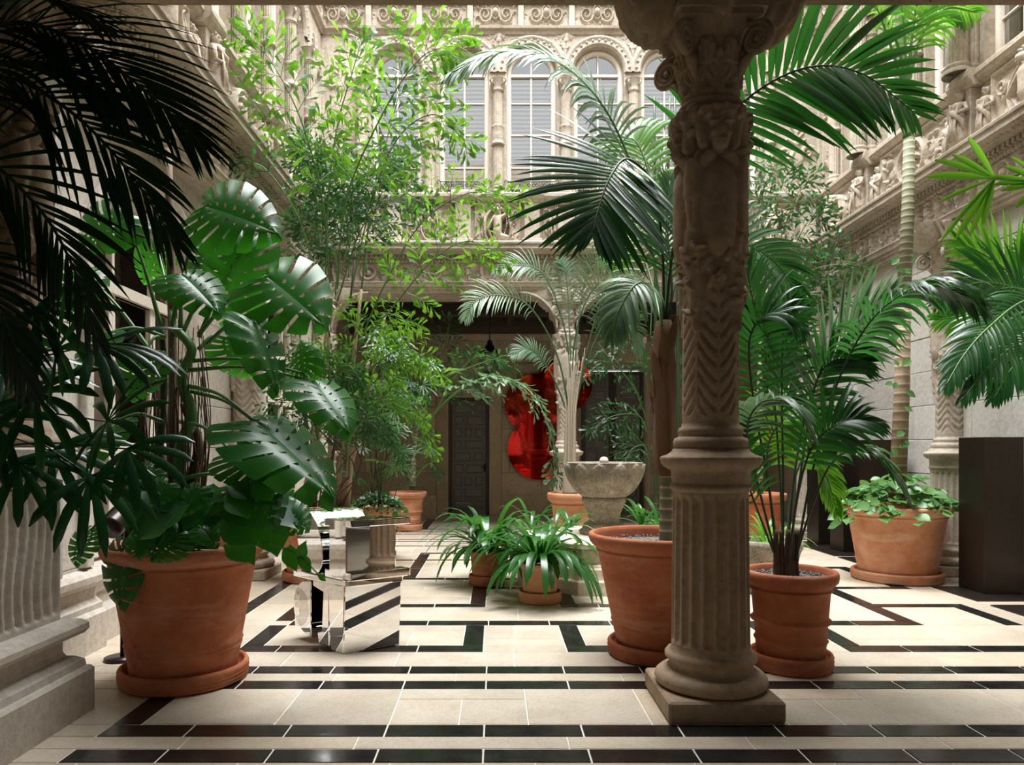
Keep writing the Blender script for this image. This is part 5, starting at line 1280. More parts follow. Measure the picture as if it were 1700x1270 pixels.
# ================================================================ big split-leaf plant in the huge left pot
q = random.Random(11)
mp = thing('split_leaf_plant', 'tall split-leaf plant tied to a wooden stake in the huge left pot', 'plant', (0, 0, 0))
Yp = 4.72
stalk(mp, [at(287, 905, Yp), at(287, 600, Yp), at(279, 247, Yp)], [.034, .028, .024], 'stake', 'stake', 12, ns=8)
stalk(mp, [at(300, 905, 4.7), at(298, 760, 4.66), at(318, 690, 4.62), at(301, 630, 4.62), at(318, 580, 4.6), at(290, 545, 4.62)], [.05, .04, .032, .028], 'stem', 'stem', 10, ns=30)
stalk(mp, [at(310, 905, 4.75), at(320, 800, 4.72), at(330, 740, 4.7), at(305, 670, 4.68)], [.05, .04, .025], 'root', 'stem', 9, ns=20)
stalk(mp, [at(270, 905, 4.75), at(262, 780, 4.78), at(272, 640, 4.76), at(268, 545, 4.72)], [.04, .028, .02], 'stemdark', 'stem', 9, ns=20)
for i in range(70):   # hanging roots
    x = q.uniform(238, 345); y = q.uniform(540, 720); Y = q.uniform(4.55, 4.9)
    stalk(mp, [at(x, y, Y), at(x+q.uniform(-14, 14), (y+890)/2, Y+q.uniform(-.05, .05)), at(x*.55+290*.45+q.uniform(-12, 12), 900, Y*.5+4.72*.5)], q.uniform(.0025, .006), 'root', 'aerial_root', 4, ns=9)
# (attach px, base px, tip px, depth base, depth tip, normal, mesh, width)
ML = [((268, 545), (206, 355), (128, 402), 4.5, 4.35, (.3, -1, .6), 0, 1.35), ((285, 540), (338, 342), (452, 372), 4.55, 4.4, (-.1, -1, .45), 2, 1.2),
    ((330, 555), (441, 458), (532, 524), 4.5, 4.3, (.1, -1, .5), 1, 1.25), ((300, 545), (300, 455), (362, 505), 4.3, 4.15, (0, -.6, 1), 2, 1.1),
    ((345, 570), (420, 533), (470, 640), 4.35, 4.2, (.8, -.7, .5), 1, .8), ((305, 615), (520, 632), (585, 702), 4.4, 4.15, (.5, -.6, .7), 0, 1.0),
    ((310, 640), (425, 700), (560, 800), 4.25, 3.95, (.5, -.6, .8), 0, .95), ((320, 650), (440, 715), (470, 812), 4.3, 4.2, (.2, -1, .4), 1, 1.0),
    ((275, 560), (170, 555), (120, 610), 4.4, 4.2, (-.2, -.6, 1), 2, 1.1), ((270, 560), (240, 590), (215, 660), 4.5, 4.4, (.2, -1, .4), 0, 1.2),
    ((262, 600), (135, 450), (112, 520), 4.75, 4.6, (.4, -1, .3), 1, 1.1), ((290, 560), (262, 415), (235, 470), 4.9, 4.9, (.4, -1, .3), 1, 1.2),
    ((300, 560), (385, 400), (400, 455), 4.9, 4.8, (0, -1, .3), 1, 1.2), ((330, 560), (408, 405), (372, 540), 4.7, 4.6, (.3, -1, .2), 0, .9), ((330, 580), (375, 560), (418, 620), 4.8, 4.75, (0, -1, .5), 2, 1.2),
    ((300, 600), (505, 620), (492, 560), 4.4, 4.5, (-.4, -1, .1), 1, 1.1), ((300, 700), (385, 750), (438, 790), 4.35, 4.15, (0, -.8, .8), 2, 1.1), ((290, 800), (400, 800), (452, 855), 4.4, 4.15, (.1, -.8, .8), 0, 1.2),
    ((270, 700), (190, 700), (140, 760), 4.6, 4.4, (-.3, -.8, .8), 1, 1.2), ((270, 800), (150, 880), (118, 932), 4.5, 4.35, (-.2, -1, .5), 2, 1.2), ((270, 850), (205, 905), (188, 1005), 4.35, 4.15, (-.2, -1, .3), 1, .9),
    ((300, 500), (350, 410), (330, 470), 4.75, 4.6, (0, -1, .3), 0, 1.1), ((290, 850), (330, 810), (300, 850), 4.3, 4.2, (0, -.8, .8), 1, 1.2), ((290, 850), (250, 780), (205, 830), 4.4, 4.3, (0, -.8, .8), 0, 1.2)]
for (ax, ay), (bx_, by), (tx, ty), Yb, Yt, nr, mi, ws_ in ML:
    A, B, T_ = at(ax, ay, 4.64), at(bx_, by, Yb), at(tx, ty, Yt)
    lf = place_leaf(MON[mi], mp, B, T_, nr, 'split_leaf', ws_*.82)
    mid = A.lerp(B, .5)+Vector((0, 0, .05)); stalk(mp, [A, mid, B], [.016, .010, .007], 'stem', 'leaf_stalk', 7)
for i in range(46):   # lower leaves round the rim
    x = q.uniform(205, 480); t = (x-205)/275; y = q.uniform(800, 905)-(20 if x > 400 else 0); Y = q.uniform(4.15, 4.6)
    B = at(x, y, Y); L_ = q.uniform(.12, .24); a = q.uniform(-.9, .9)+(1.0 if x > 380 else 0)
    d = Vector((math.sin(a), -.35, -.55)).normalized()*L_; nr = (q.uniform(-.5, .5), -.7, q.uniform(.4, 1.2))
    if q.random() < .35: place_leaf(MON[q.randrange(3)], mp, B, B+d, nr, 'split_leaf', 1.2)
    else: place_leaf(HEART['monstera'], mp, B, B+d, nr, 'leaf', 1.3)
    stalk(mp, [at(300+(x-300)*.3, 905, 4.6), (at(300+(x-300)*.3, 905, 4.6)+B)/2+Vector((0, 0, .08)), B], .005, 'stem', 'leaf_stalk', 5, ns=8)
pv = [at(478, 912, 4.1), at(500, 925, 4.05), at(530, 955, 4.0)]
stalk(mp, [at(440, 900, 4.2)]+pv, .004, 'stem', 'leaf_stalk', 5)
for a, b in ((0, (490, 945)), (1, (515, 948)), (2, (541, 965)), (1, (505, 900))): place_leaf(HEART['monstera'], mp, pv[a], at(b[0], b[1], 4.0), (0, -1, .4), 'leaf', .8)

# ================================================================ dark fan palm leaves at the lower left
rh = thing('fan_palm', 'dark lady palm with drooping leaf fingers at the left edge', 'palm', (0, 0, 0))
RH = [((95, 580), (.35, -.2, .3), (0, -1, .5), .34, 9, 230), ((158, 572), (.9, -.2, -.25), (.0, -.6, .9), .42, 8, 110), ((178, 700), (.6, -.3, .15), (0, -.9, .6), .36, 10, 250), ((85, 748), (.5, -.3, -.5), (.1, -.7, .8), .40, 9, 190),
    ((58, 655), (.4, -.2, -.6), (0, -.9, .5), .36, 8, 210), ((30, 770), (.5, -.3, -.7), (.1, -.7, .8), .36, 8, 200), ((150, 790), (.6, -.2, -.8), (.2, -.7, .7), .38, 8, 160), ((10, 610), (.9, 0, -.3), (0, -.6, .9), .4, 8, 160), ((60, 510), (.6, 0, -.6), (0, -.9, .6), .36, 8, 180), ((210, 745), (.7, -.2, -.6), (.2, -.8, .6), .34, 7, 150), ((-20, 700), (.9, 0, .1), (0, -.9, .6), .42, 8, 170)]
for i, ((x, y), ax, nr, L_, ns_, sp_) in enumerate(RH):
    h = at(x, y, 3.35+.07*(i % 4)); fan_leaf(rh, h, ax, nr, L_*1.1, .048, ns_, sp_, 'rhapis', .9, q, stemto=at(-90, 640+30*(i % 5), 3.55))
stalk(rh, [at(-110, 1100, 3.5), at(-100, 640, 3.5), at(-90, 500, 3.5)], .018, 'root', 'stem', 8)

# ================================================================ dark arching fronds at the upper left
kp = thing('arching_palm', 'dark shaded palm fronds hanging into the upper left corner', 'palm', (0, 0, 0))
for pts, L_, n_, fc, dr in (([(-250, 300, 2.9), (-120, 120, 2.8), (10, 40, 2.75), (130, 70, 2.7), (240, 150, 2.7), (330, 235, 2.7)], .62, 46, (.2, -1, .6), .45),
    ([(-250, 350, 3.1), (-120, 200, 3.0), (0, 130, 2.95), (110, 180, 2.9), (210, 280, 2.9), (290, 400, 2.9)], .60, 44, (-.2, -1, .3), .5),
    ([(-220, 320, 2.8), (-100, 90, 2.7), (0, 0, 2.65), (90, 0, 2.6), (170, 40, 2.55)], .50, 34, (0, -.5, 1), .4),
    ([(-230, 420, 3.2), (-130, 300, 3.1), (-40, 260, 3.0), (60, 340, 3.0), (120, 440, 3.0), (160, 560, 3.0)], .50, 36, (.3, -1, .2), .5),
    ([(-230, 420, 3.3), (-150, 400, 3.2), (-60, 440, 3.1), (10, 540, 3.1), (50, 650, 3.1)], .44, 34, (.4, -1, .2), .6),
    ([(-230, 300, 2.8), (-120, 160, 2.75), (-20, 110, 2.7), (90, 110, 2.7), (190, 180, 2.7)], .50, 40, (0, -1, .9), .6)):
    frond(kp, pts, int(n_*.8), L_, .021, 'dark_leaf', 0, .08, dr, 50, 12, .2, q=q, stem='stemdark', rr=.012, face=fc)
stalk(kp, [at(-320, 1200, 3.1), at(-300, 700, 3.1), at(-240, 320, 3.1)], .05, 'trunk_brown', 'trunk', 12)

# ================================================================ big fishtail palm, pot behind the sculpture
fp = thing('fishtail_palm', 'tall bright fishtail palm with several cane stems in the wide pot behind the sculpture', 'palm', (0, 0, 0))
for (x0, x1, x2, ytop, r, mt) in ((500, 530, 548, 470, .036, 'cane'), (520, 524, 530, 560, .045, 'cane'), (556, 575, 600, 480, .035, 'cane'), (575, 590, 612, 600, .04, 'cane'), (540, 560, 590, 420, .02, 'stemdark'), (512, 508, 506, 640, .03, 'root'), (566, 600, 640, 520, .03, 'cane'), (545, 548, 545, 520, .03, 'cane')):
    stalk(fp, [at(x0, 842, 8.35), at(x1, 700, 8.35), at(x2, ytop, 8.35)], [r, r*.8, r*.5], mt, 'cane', 9, ns=10)
for i in range(14): stalk(fp, [at(q.uniform(510, 575), 842, 8.2), at(q.uniform(495, 610), 780, 8.1), at(q.uniform(480, 640), 700, 8.1)], .008, 'root', 'dry_sheath', 4, ns=6)
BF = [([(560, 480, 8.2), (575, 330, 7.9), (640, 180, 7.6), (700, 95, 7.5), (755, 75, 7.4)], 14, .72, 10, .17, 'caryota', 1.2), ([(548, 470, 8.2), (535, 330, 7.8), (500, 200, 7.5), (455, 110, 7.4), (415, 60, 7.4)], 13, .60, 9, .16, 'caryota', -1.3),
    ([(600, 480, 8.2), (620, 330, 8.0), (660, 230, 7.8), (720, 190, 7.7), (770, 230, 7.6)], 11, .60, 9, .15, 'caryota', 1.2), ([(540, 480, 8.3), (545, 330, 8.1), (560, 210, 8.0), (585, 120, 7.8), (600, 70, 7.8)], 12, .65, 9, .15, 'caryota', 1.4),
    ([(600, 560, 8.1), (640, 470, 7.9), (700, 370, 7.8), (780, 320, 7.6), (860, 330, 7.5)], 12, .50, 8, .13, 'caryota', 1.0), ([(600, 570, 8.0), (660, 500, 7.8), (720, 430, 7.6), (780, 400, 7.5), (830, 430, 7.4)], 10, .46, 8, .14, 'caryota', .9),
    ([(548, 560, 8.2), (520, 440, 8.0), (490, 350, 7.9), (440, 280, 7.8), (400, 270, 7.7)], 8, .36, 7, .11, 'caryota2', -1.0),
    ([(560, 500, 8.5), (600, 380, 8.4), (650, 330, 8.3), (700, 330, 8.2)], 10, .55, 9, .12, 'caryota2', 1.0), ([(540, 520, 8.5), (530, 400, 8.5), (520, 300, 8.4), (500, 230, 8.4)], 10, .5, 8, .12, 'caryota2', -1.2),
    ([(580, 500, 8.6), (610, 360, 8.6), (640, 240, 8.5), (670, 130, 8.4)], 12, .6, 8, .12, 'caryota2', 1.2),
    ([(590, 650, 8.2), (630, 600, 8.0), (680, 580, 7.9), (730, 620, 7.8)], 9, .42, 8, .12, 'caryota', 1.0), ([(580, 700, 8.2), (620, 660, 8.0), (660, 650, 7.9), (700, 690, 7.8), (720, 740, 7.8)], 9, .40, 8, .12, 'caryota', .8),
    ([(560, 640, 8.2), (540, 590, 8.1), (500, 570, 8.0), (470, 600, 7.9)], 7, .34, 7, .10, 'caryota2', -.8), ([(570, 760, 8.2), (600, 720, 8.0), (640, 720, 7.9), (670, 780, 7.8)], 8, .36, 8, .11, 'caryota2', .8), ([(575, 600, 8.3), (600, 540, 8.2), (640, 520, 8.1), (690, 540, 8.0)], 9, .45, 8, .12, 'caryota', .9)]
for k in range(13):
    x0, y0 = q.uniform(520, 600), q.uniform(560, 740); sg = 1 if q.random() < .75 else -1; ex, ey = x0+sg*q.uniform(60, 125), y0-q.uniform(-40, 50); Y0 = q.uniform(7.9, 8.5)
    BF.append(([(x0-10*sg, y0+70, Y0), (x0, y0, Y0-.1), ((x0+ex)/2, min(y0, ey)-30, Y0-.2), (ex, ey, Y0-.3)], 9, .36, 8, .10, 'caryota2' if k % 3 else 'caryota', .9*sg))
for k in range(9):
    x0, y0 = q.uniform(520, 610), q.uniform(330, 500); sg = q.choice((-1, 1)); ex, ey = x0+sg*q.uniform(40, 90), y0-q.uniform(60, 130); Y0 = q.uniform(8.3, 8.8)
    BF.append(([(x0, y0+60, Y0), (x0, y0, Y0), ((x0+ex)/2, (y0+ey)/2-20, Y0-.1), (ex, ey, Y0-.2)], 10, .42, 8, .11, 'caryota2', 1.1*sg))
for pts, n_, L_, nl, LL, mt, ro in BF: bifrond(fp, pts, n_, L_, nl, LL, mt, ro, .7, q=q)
# feathery fan-leaved bamboo palm in the ivy pot
bp = thing('bamboo_palm', 'feathery many-fingered palm in the ivy-covered pot', 'palm', (0, 0, 0))
for i in range(16):
    x = q.uniform(600, 655); y = q.uniform(600, 760); stalk(bp, [at(625+q.uniform(-14, 14), 838, 9.85), at((x+625)/2, (y+838)/2, 9.8), at(x, y, 9.6)], .008, 'root' if i % 2 else 'stem', 'cane', 5, ns=7)
for i in range(46):
    x = q.gauss(650, 42); y = q.uniform(520, 800); h = at(x, y, q.uniform(9.0, 9.9)); a = q.uniform(-1.2, 1.2)
    fan_leaf(bp, h, (math.sin(a), -.5, .1-.5*abs(a)), (q.uniform(-.4, .4), -.8, .8), q.uniform(.22, .34), .028, 11, 230, 'caryota2' if i % 3 else 'ground', .5, q, single=False, stemto=at(x*.6+625*.4, y+60, 9.8))
mound(bp, TOP(P3, .70), .34, .22, 150, .085, q, 'ground', .12)
iv = thing('ivy', 'small-leaved ivy trailing over the pot rim behind the sculpture', 'plant', (0, 0, 0)); mound(iv, TOP((P3[0], P3[1]-.08), .66), .38, .30, 120, .075, q, 'caryota2', .25)

# ================================================================ arching fishtail palm in the far pot
fa = thing('arching_fishtail_palm', 'fishtail palm arching across the far doorway with a hanging frond', 'palm', (0, 0, 0))
stalk(fa, [at(685, 812, 13.35), at(688, 740, 13.3), at(698, 680, 13.2)], [.06, .045, .03], 'trunk_green', 'trunk', 9)
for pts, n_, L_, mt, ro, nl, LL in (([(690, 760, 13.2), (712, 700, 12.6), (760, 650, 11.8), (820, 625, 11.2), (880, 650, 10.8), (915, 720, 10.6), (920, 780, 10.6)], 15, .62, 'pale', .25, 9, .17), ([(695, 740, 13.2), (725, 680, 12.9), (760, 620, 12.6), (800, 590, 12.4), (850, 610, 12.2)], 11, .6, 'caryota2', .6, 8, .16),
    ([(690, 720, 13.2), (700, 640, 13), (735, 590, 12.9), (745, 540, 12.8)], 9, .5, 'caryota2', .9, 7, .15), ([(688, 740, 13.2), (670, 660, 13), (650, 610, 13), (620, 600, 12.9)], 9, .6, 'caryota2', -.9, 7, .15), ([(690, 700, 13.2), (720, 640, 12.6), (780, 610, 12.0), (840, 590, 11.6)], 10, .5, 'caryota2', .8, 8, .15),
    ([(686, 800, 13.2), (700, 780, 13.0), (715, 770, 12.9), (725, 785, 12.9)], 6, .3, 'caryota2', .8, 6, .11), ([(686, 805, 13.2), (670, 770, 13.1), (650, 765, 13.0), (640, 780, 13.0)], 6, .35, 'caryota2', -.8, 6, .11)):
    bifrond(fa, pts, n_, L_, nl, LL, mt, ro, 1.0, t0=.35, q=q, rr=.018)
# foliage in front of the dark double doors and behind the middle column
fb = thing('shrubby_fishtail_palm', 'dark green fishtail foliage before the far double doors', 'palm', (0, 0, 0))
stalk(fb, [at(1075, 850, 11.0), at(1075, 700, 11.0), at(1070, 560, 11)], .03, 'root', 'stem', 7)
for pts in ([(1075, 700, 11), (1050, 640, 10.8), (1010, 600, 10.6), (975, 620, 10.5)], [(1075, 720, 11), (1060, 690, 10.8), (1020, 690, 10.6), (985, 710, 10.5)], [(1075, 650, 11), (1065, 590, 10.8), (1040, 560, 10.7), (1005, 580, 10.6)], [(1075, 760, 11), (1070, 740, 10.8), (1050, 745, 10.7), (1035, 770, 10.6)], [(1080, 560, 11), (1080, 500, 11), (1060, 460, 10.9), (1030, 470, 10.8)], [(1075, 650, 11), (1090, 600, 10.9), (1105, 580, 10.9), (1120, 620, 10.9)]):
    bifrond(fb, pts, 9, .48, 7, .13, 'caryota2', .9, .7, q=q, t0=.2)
fc = thing('tall_fishtail_palm', 'bluish fishtail palm rising behind the middle column', 'palm', (0, 0, 0))
for x, x1 in ((1105, 1112), (1088, 1086), (1125, 1120)): stalk(fc, [at(x, 860, 10.3), at(x, 500, 10.3), at(x1, 160, 10.3)], [.03, .025, .015], 'stemdark', 'cane', 7)
for pts in ([(1110, 420, 10.3), (1105, 300, 10.2), (1080, 230, 10.1), (1050, 215, 10)], [(1090, 400, 10.3), (1100, 300, 10.2), (1120, 240, 10.1), (1140, 230, 10.0)], [(1110, 360, 10.3), (1090, 290, 10.2), (1060, 260, 10.1), (1035, 270, 10.0)], [(1120, 400, 10.3), (1150, 320, 10.2), (1240, 270, 10.1), (1280, 280, 10)]):
    bifrond(fc, pts, 9, .5, 7, .13, 'pale', 1.0, .5, q=q, t0=.2)
# bluish fishtail palm right of the column
fd = thing('bluish_fishtail_palm', 'bluish-green fishtail palm in the half-hidden pot right of the column', 'palm', (0, 0, 0))
stalk(fd, [at(1262, 820, 11), at(1262, 600, 11), at(1275, 480, 11)], [.05, .04, .03], 'trunk_green', 'trunk', 8)
for pts, L_ in (([(1275, 520, 11), (1290, 420, 10.8), (1320, 330, 10.6), (1350, 290, 10.5)], .55), ([(1270, 520, 11), (1265, 400, 10.8), (1290, 320, 10.7), (1310, 295, 10.6)], .6), ([(1280, 520, 11), (1330, 460, 10.5), (1380, 440, 10.2), (1425, 445, 10)], .5), ([(1280, 500, 11), (1310, 430, 10.8), (1340, 370, 10.5), (1370, 350, 10.3)], .5), ([(1262, 540, 11), (1250, 440, 11), (1250, 360, 11), (1265, 320, 10.9)], .55), ([(1280, 540, 11), (1320, 500, 10.7), (1360, 470, 10.4), (1390, 400, 10.2)], .4), ([(1270, 560, 11), (1300, 500, 10.7), (1350, 490, 10.5), (1400, 500, 10.3)], .45)):
    bifrond(fd, pts, 10, L_, 8, .14, 'caryota2', 1.1, .6, q=q, t0=.25)

# ================================================================ palm behind the fountain with a grey trunk
gp = thing('grey_feather_palm', 'pale feather palm on a fibrous grey trunk behind the fountain', 'palm', (0, 0, 0))
mb = MB(); tube(mb, catmull([at(946, 825, 10.4), at(946, 760, 10.4), at(948, 650, 10.4), at(950, 600, 10.4)], 20), [.11, .09, .07, .045], 12); mb.obj('trunk', M['palegrey'], gp)
for i in range(10): a = q.uniform(-1, 1); stalk(gp, [at(946+9*a, 780, 10.3), at(947+10*a, 680, 10.28), at(948+26*a, 570+q.uniform(0, 40), 10.3)], [.012, .008, .003], 'palegrey', 'leaf_base', 5)
for pts, L_ in (([(948, 700, 10.4), (925, 590, 10.2), (880, 510, 10), (830, 490, 9.8), (790, 500, 9.7), (772, 530, 9.6)], .42), ([(950, 700, 10.4), (940, 560, 10.3), (905, 460, 10.1), (860, 440, 10.0), (820, 450, 10)], .38), ([(950, 680, 10.4), (955, 560, 10.3), (985, 480, 10.1), (1030, 470, 10.0), (1055, 520, 9.9)], .42), ([(950, 680, 10.4), (960, 540, 10.5), (975, 450, 10.6), (1000, 430, 10.5), (1030, 450, 10.4)], .38), ([(950, 700, 10.4), (975, 600, 10.3), (1010, 530, 10.2), (1050, 540, 10.1), (1060, 590, 10.1)], .34), ([(950, 680, 10.4), (945, 540, 10.6), (940, 460, 10.7), (930, 430, 10.7)], .34), ([(948, 700, 10.4), (915, 620, 10.3), (880, 580, 10.2), (850, 590, 10.1)], .30), ([(952, 690, 10.4), (975, 580, 10.2), (1000, 500, 10.0), (1025, 500, 9.9), (1040, 560, 9.8)], .36)):
    frond(gp, pts, 30, L_, .020, 'pale', 1.0, .2, .9, 70, 30, .38, single=False, rr=.014, stem='pale', q=q, m=4)

# ================================================================ kentia in the huge pot behind the column
kt = thing('kentia_palm', 'tall kentia palm with broad drooping fronds in the huge pot behind the column', 'palm', (0, 0, 0))
tr = MB(); tube(tr, catmull([at(1106, 905, 5.3), at(1107, 760, 5.3), at(1106, 640, 5.3), at(1100, 560, 5.3)], 26), [.052, .050, .058, .062, .045], 16); tr.obj('trunk', M['trunk_green'], kt)
mb = MB(); 
def rag(R, Z, A): return R*(1+.09*np.sin(5*A+Z*5)+.05*np.sin(13*A-Z*9)+.04*np.sin(Z*31+2*A))
lathe(mb, [(.055, 1.30), (.07, 1.34), (.075, 1.5), (.078, 1.75), (.08, 1.95), (.088, 2.1), (.08, 2.2), (.07, 2.3), (.075, 2.36), (.05, 2.44)], 24, cx=at(1103, 0, 5.3)[0], cy=5.3, fn=rag); mb.obj('fibre_sheath', M['sheath'], kt)
for i in range(9):
    a = i*.75; z = 1.4+i*.12; c0 = np.array([at(1103, 0, 5.3)[0]+.07*math.cos(a), 5.3+.07*math.sin(a), z]); V, F = strap(c0, (math.cos(a)*.25, math.sin(a)*.25, 1), (-math.sin(a), math.cos(a), 0), .22, .09, .1, 4, -.5, [(0, .9), (.5, 1), (.8, .6), (1, .1)]); put('sheath_flap', V, F, M['sheath'], kt)
K = [([(1102, 540, 5.3), (1100, 420, 5.2), (1085, 310, 5.1), (1042, 264, 4.95), (1012, 296, 4.8), (992, 352, 4.7), (985, 385, 4.65)], .74, 'dark2', (.1, -1, .5), .35, 30, .042, .50, 78, 22),
    ([(1102, 540, 5.35), (1070, 350, 5.6), (1035, 240, 5.7), (985, 155, 5.6), (910, 95, 5.5), (820, 88, 5.4), (750, 120, 5.3)], .62, 'pale', (0, -.7, 1), 1.3, 46, .034, .34, 60, 16),
    ([(1104, 540, 5.3), (1120, 400, 5.2), (1165, 250, 5.0), (1245, 160, 4.9), (1340, 112, 4.8), (1430, 122, 4.75), (1515, 185, 4.7)], .78, 'kentia', (.1, -1, .15), .42, 34, .054, .34, 74, 34),
    ([(1100, 560, 5.3), (1092, 490, 5.1), (1060, 470, 4.9), (1030, 510, 4.8), (1015, 560, 4.75)], .36, 'pale', (0, -.8, .8), 1.3, 24, .028, .34, 66, 20),
    ([(1104, 540, 5.4), (1098, 400, 5.7), (1075, 280, 5.9), (1050, 230, 6.0), (1020, 250, 6.1)], .5, 'lime', (0, -1, .5), 1.2, 24, .040, .34, 66, 20),
    ([(1104, 560, 5.4), (1130, 450, 5.6), (1200, 400, 5.7), (1280, 430, 5.8), (1330, 500, 5.9)], .6, 'kentia', (0, -1, .5), .6, 30, .040, .34, 66, 20),
    ([(1104, 560, 5.4), (1085, 480, 5.8), (1060, 400, 6.1), (1045, 380, 6.2), (1030, 430, 6.2)], .5, 'lime', (0, -1, .3), .8, 20, .038, .34, 66, 20),
    ([(1104, 560, 5.3), (1115, 480, 5.3), (1108, 380, 5.4), (1112, 300, 5.5)], .45, 'kentia', (0, -1, .3), .7, 20, .034, .4, 50, 15)]
for pts, L_, mt, fc, dr, n_, W_, t0_, aa, ab in K: frond(kt, pts, n_, L_, W_, mt, 0, .15, dr, aa, ab, t0_, q=q, rr=.012, stem='stem' if mt not in ('kentia', 'dark2') else 'stemdark', face=fc)

# ================================================================ slim kentias in the ribbed pot
ks = thing('slim_kentia_palm', 'clump of slim kentia palms in the ribbed pot right of the column', 'palm', (0, 0, 0))
for x, w_ in ((1290, .022), (1313, .03), (1322, .02), (1298, .014), (1306, .018)): stalk(ks, [at(x, 965, 4.98), at(x-1, 930, 4.98), at(x-2 if x < 1305 else x+2, 880, 4.98)], [w_*1.3, w_, w_*.8], 'root', 'stem_base', 8)
KS = [([(1322, 930, 4.95), (1345, 800, 4.9), (1385, 650, 4.8), (1440, 540, 4.6), (1510, 482, 4.45), (1570, 478, 4.4), (1625, 505, 4.35)], .44, 'kentia', .0, 1.9, .42, 36),
    ([(1290, 930, 5.0), (1275, 800, 4.95), (1250, 660, 4.85), (1245, 560, 4.8), (1280, 520, 4.7), (1330, 540, 4.6)], .36, 'kentia', .4, 1.2, .4, 20), ([(1300, 930, 5.0), (1300, 800, 5.0), (1298, 650, 5.0), (1300, 560, 5.0), (1310, 500, 5.0)], .44, 'kentia', 1.3, .7, .45, 20),
    ([(1310, 930, 5.0), (1330, 780, 5.1), (1360, 620, 5.2), (1420, 540, 5.2), (1480, 490, 5.2)], .46, 'pale', 1.1, .5, .4, 20), ([(1290, 930, 5.0), (1262, 820, 4.9), (1240, 720, 4.7), (1262, 670, 4.55), (1310, 670, 4.45), (1350, 720, 4.4)], .30, 'pale', .1, 1.5, .4, 22),
    ([(1320, 930, 5.0), (1345, 850, 4.9), (1380, 770, 4.8), (1430, 745, 4.7), (1480, 780, 4.6), (1510, 830, 4.55)], .26, 'kentia', .2, 1.4, .4, 20), ([(1310, 930, 4.9), (1325, 820, 4.7), (1350, 740, 4.6), (1400, 700, 4.5), (1460, 700, 4.5)], .30, 'kentia', .3, 1.0, .4, 18),
    ([(1296, 930, 5.1), (1280, 830, 5.3), (1275, 740, 5.4), (1310, 690, 5.4), (1360, 700, 5.4)], .34, 'lime', .3, 1.2, .4, 18), ([(1306, 930, 5.0), (1312, 830, 5.2), (1335, 760, 5.3), (1370, 790, 5.3), (1390, 850, 5.3)], .26, 'lime', .3, 1.3, .4, 16), ([(1290, 930, 5.0), (1270, 880, 4.9), (1240, 800, 4.8), (1222, 740, 4.8), (1235, 700, 4.8)], .28, 'kentia', .5, 1.2, .4, 16),
    ([(1300, 930, 5.0), (1295, 800, 5.1), (1280, 620, 5.2), (1250, 500, 5.3), (1240, 440, 5.3)], .5, 'kentia', 1.2, .6, .4, 18), ([(1306, 930, 5.0), (1320, 780, 5.1), (1345, 660, 5.2), (1380, 600, 5.2), (1440, 600, 5.2)], .38, 'kentia', .7, .9, .4, 18)]
for pts, L_, mt, ro, dr, t0, n_ in KS: frond(ks, pts, int(n_*1.35), L_*1.15, .034, mt, 0, .15, dr*.85, 64, 20, t0, q=q, rr=.009, stem='stemdark', face=None if (dr >= 1.4) else (ro-.5, -1, .9 if ro < .6 else .2))

# ================================================================ ringed palm at the right
rp = thing('ringed_trunk_palm', 'slender palm with a ringed trunk rising from the wide orange pot', 'palm', (0, 0, 0))
for a, b, mt in ((835, 480, 'trunk_brown'), (482, 225, 'trunk_green')):
    f = lambda y: 1489+(835-y)/595*20; mb = MB(); tube(mb, [at(f(a), a, 8.4), at(f((a+b)/2)+2, (a+b)/2, 8.4), at(f(b), b, 8.4)], [.092 if a > 800 else .075, .075 if a > 800 else .06], 16); mb.obj('trunk', M[mt], rp)
stalk(rp, [at(1508, 228, 8.4), at(1507, 185, 8.4), at(1505, 120, 8.4)], [.062, .05, .02], 'stem', 'crown_shaft', 10)
for pts, L_, ro in (([(1506, 150, 8.4), (1485, 60, 8.3), (1450, 10, 8.2), (1400, 0, 8.2)], .5, .8), ([(1506, 150, 8.4), (1530, 60, 8.3), (1570, 15, 8.2), (1620, 20, 8.2)], .5, .8), ([(1506, 150, 8.4), (1500, 40, 8.3), (1490, -40, 8.2)], .6, 1.2), ([(1506, 150, 8.4), (1515, 50, 8.3), (1530, -40, 8.2)], .6, 1.2), ([(1506, 160, 8.4), (1470, 50, 8.1), (1440, -30, 8.0)], .5, 1.0)):
    frond(rp, pts, 18, L_, .045, 'lime', ro, .2, 1.3, 66, 25, .3, single=False, rr=.02, q=q)
for i in range(26):
    y = q.uniform(400, 800); x = 1489+(835-y)/595*20+q.choice((-1, 1))*q.uniform(6, 16); b = at(x, y, 8.28); place_leaf(HEART['ground'], rp, b, b+Vector((q.uniform(-.1, .1), -.03, q.uniform(-.09, .03))), (0, -1, .5), 'vine_leaf')
mn = thing('leafy_ground_plants', 'small pale-green leafy plants filling the wide orange pot', 'plant', (0, 0, 0)); mound(mn, TOP(P9, .83), .60, .38, 230, .14, q, 'ground', .16)

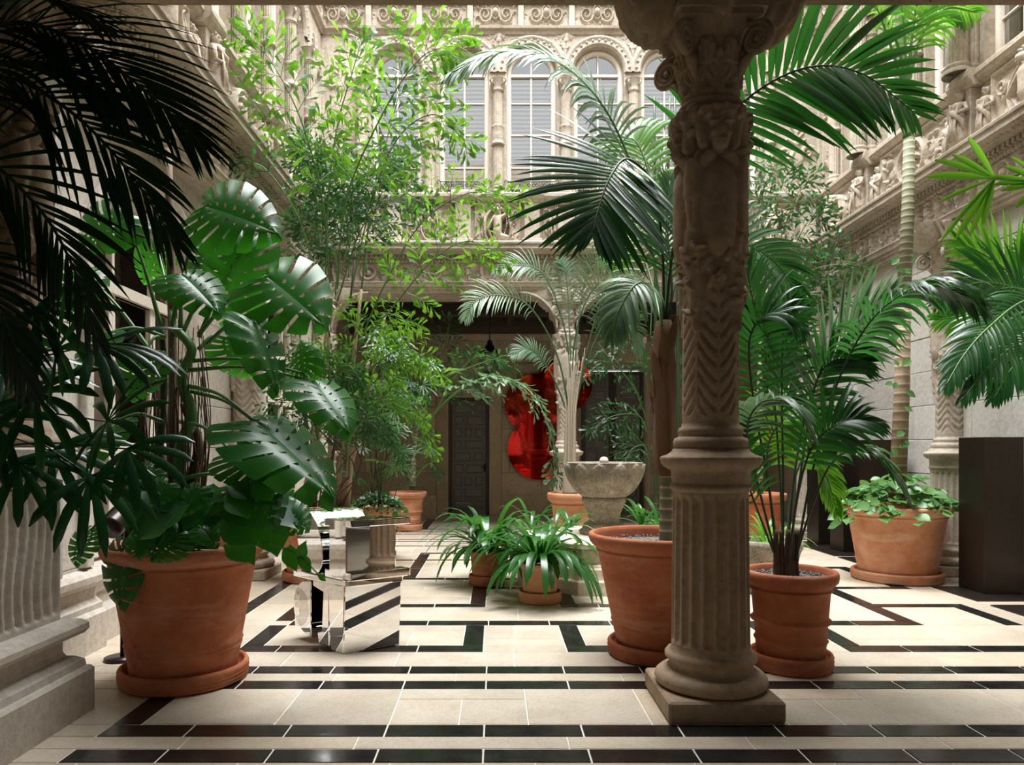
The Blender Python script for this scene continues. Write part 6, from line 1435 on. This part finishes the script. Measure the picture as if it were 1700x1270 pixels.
# ================================================================ palm at the right edge
re_ = thing('right_feather_palm', 'bluish feather palm reaching in from the right edge', 'palm', (0, 0, 0))
stalk(re_, [at(1790, 1050, 6.4), at(1785, 800, 6.4), at(1775, 600, 6.4)], .06, 'trunk_brown', 'trunk', 12)
for pts, L_, mt, ro, dr in (([(1780, 600, 6.4), (1760, 500, 6.1), (1700, 500, 5.8), (1640, 545, 5.6), (1600, 590, 5.5), (1570, 640, 5.4)], .42, 'kentia', -.1, 1.2), ([(1780, 620, 6.4), (1760, 560, 6.0), (1710, 560, 5.7), (1650, 600, 5.5), (1600, 660, 5.4)], .40, 'kentia', .3, 1.3), ([(1780, 600, 6.4), (1740, 520, 6.4), (1690, 480, 6.4), (1620, 470, 6.4), (1560, 500, 6.4)], .52, 'kentia', .9, .8), ([(1780, 600, 6.5), (1740, 520, 6.6), (1660, 440, 6.6), (1590, 400, 6.6)], .6, 'lime', 1.2, .3), ([(1780, 600, 6.5), (1740, 480, 6.6), (1710, 400, 6.6)], .5, 'lime', 1.2, .3), ([(1780, 620, 6.4), (1740, 580, 6.4), (1690, 600, 6.3), (1650, 660, 6.3)], .42, 'kentia', .3, 1.3), ([(1780, 600, 6.4), (1730, 540, 6.8), (1640, 520, 6.9), (1560, 530, 7.0)], .5, 'lime', .8, .7)):
    frond(re_, pts, 34, L_, .034, mt, 0, .1, dr*.8, 62, 18, .28, q=q, rr=.011, face=(-.2, -1, .7 if ro < .6 else .2))
lp = thing('lady_palm', 'two bright green fan leaves at the upper right edge', 'palm', (0, 0, 0))
def fan2(hub, items, Y, mat='lime'):
    h = at(*hub, Y); mb = MB(); tube(mb, catmull([at(1790, hub[1]-4, Y+.1), at(1740, hub[1]-12, Y), h], 8), .006, 6); r = mb.obj('fan_leaf', M['stem'], lp)
    for (x, y, w_) in items:
        e = np.array(at(x, y, Y-.1)); d = e-np.array(h); L_ = np.linalg.norm(d); V, F = strap(h, d+np.array([0, 0, .10*L_]), np.cross(nz(d), (0, -1, .3)), L_*1.02, w_, .2, 6, .3, [(0, .12), (.3, .75), (.6, 1), (.9, .7), (1, .25)]); put('leaf_segment', V, F, M[mat], r)
fan2((1652, 296), [(1608, 230, .07), (1582, 259, .06), (1554, 268, .06), (1541, 296, .065), (1560, 338, .03), (1580, 380, .03), (1565, 400, .03), (1590, 395, .045), (1612, 390, .04), (1632, 372, .045), (1700, 420, .03)][:10], 4.6)
fan2((1735, 305), [(1640, 297, .05), (1664, 318, .045), (1688, 345, .045), (1680, 262, .045), (1668, 278, .05), (1700, 370, .04), (1650, 308, .04)], 4.5)
stalk(lp, [at(1800, 1200, 4.6), at(1800, 700, 4.6), at(1790, 300, 4.6)], .012, 'stemdark', 'stem', 6)

# ================================================================ strap-leaved plants
for P_, lab, L_, n_, z_ in ((P5, 'strap-leaved plant in the small pot further back', .60, 46, .40), (P6, 'strap-leaved plant spilling over the small pot before the fountain', .60, 50, .41)):
    t = thing('strap_leaf_plant', lab, 'plant', (0, 0, 0), 0, 'strap-leaved plants'); strap_clump(t, TOP(P_, z_), int(n_*1.7), L_*1.32, .068, q, droop=2.9, rad=.11)
for x, Y, L_, W_, dr, lab in ((.72, 8.75, .5, .045, 2.3, 'strap-leaved plant on the fountain base beside the front pots'), (.95, 9.2, .5, .045, 2.3, 'strap-leaved plant on the base behind the fountain stem'), (.45, 9.1, .5, .045, 2.3, 'strap-leaved plant half hidden behind the small pots'),
    (2.05, 8.9, .55, .055, 2.0, 'strap-leaved plant beside the fountain bowl, behind the huge pot'), (2.3, 9.2, .55, .055, 2.0, 'strap-leaved plant behind the ringed palm trunk'), (1.9, 9.3, .55, .055, 2.0, 'strap-leaved plant below the dark double doors'), (2.2, 8.4, .6, .06, 2.0, 'strap-leaved plant rising over the rim of the huge pot by the column')):
    t = thing('strap_leaf_plant', lab, 'plant', (0, 0, 0), 0, 'strap-leaved plants'); strap_clump(t, (x, Y, .50), 20, L_, W_, q, droop=dr)
t = thing('strap_leaf_plant', 'strap-leaved plant drooping from the weathered stone planter', 'plant', (0, 0, 0), 0, 'strap-leaved plants'); strap_clump(t, (2.86, 7.6, .50), 30, .42, .035, q, 'lime', droop=2.6, rad=.12)
print('objects', len(bpy.data.objects))
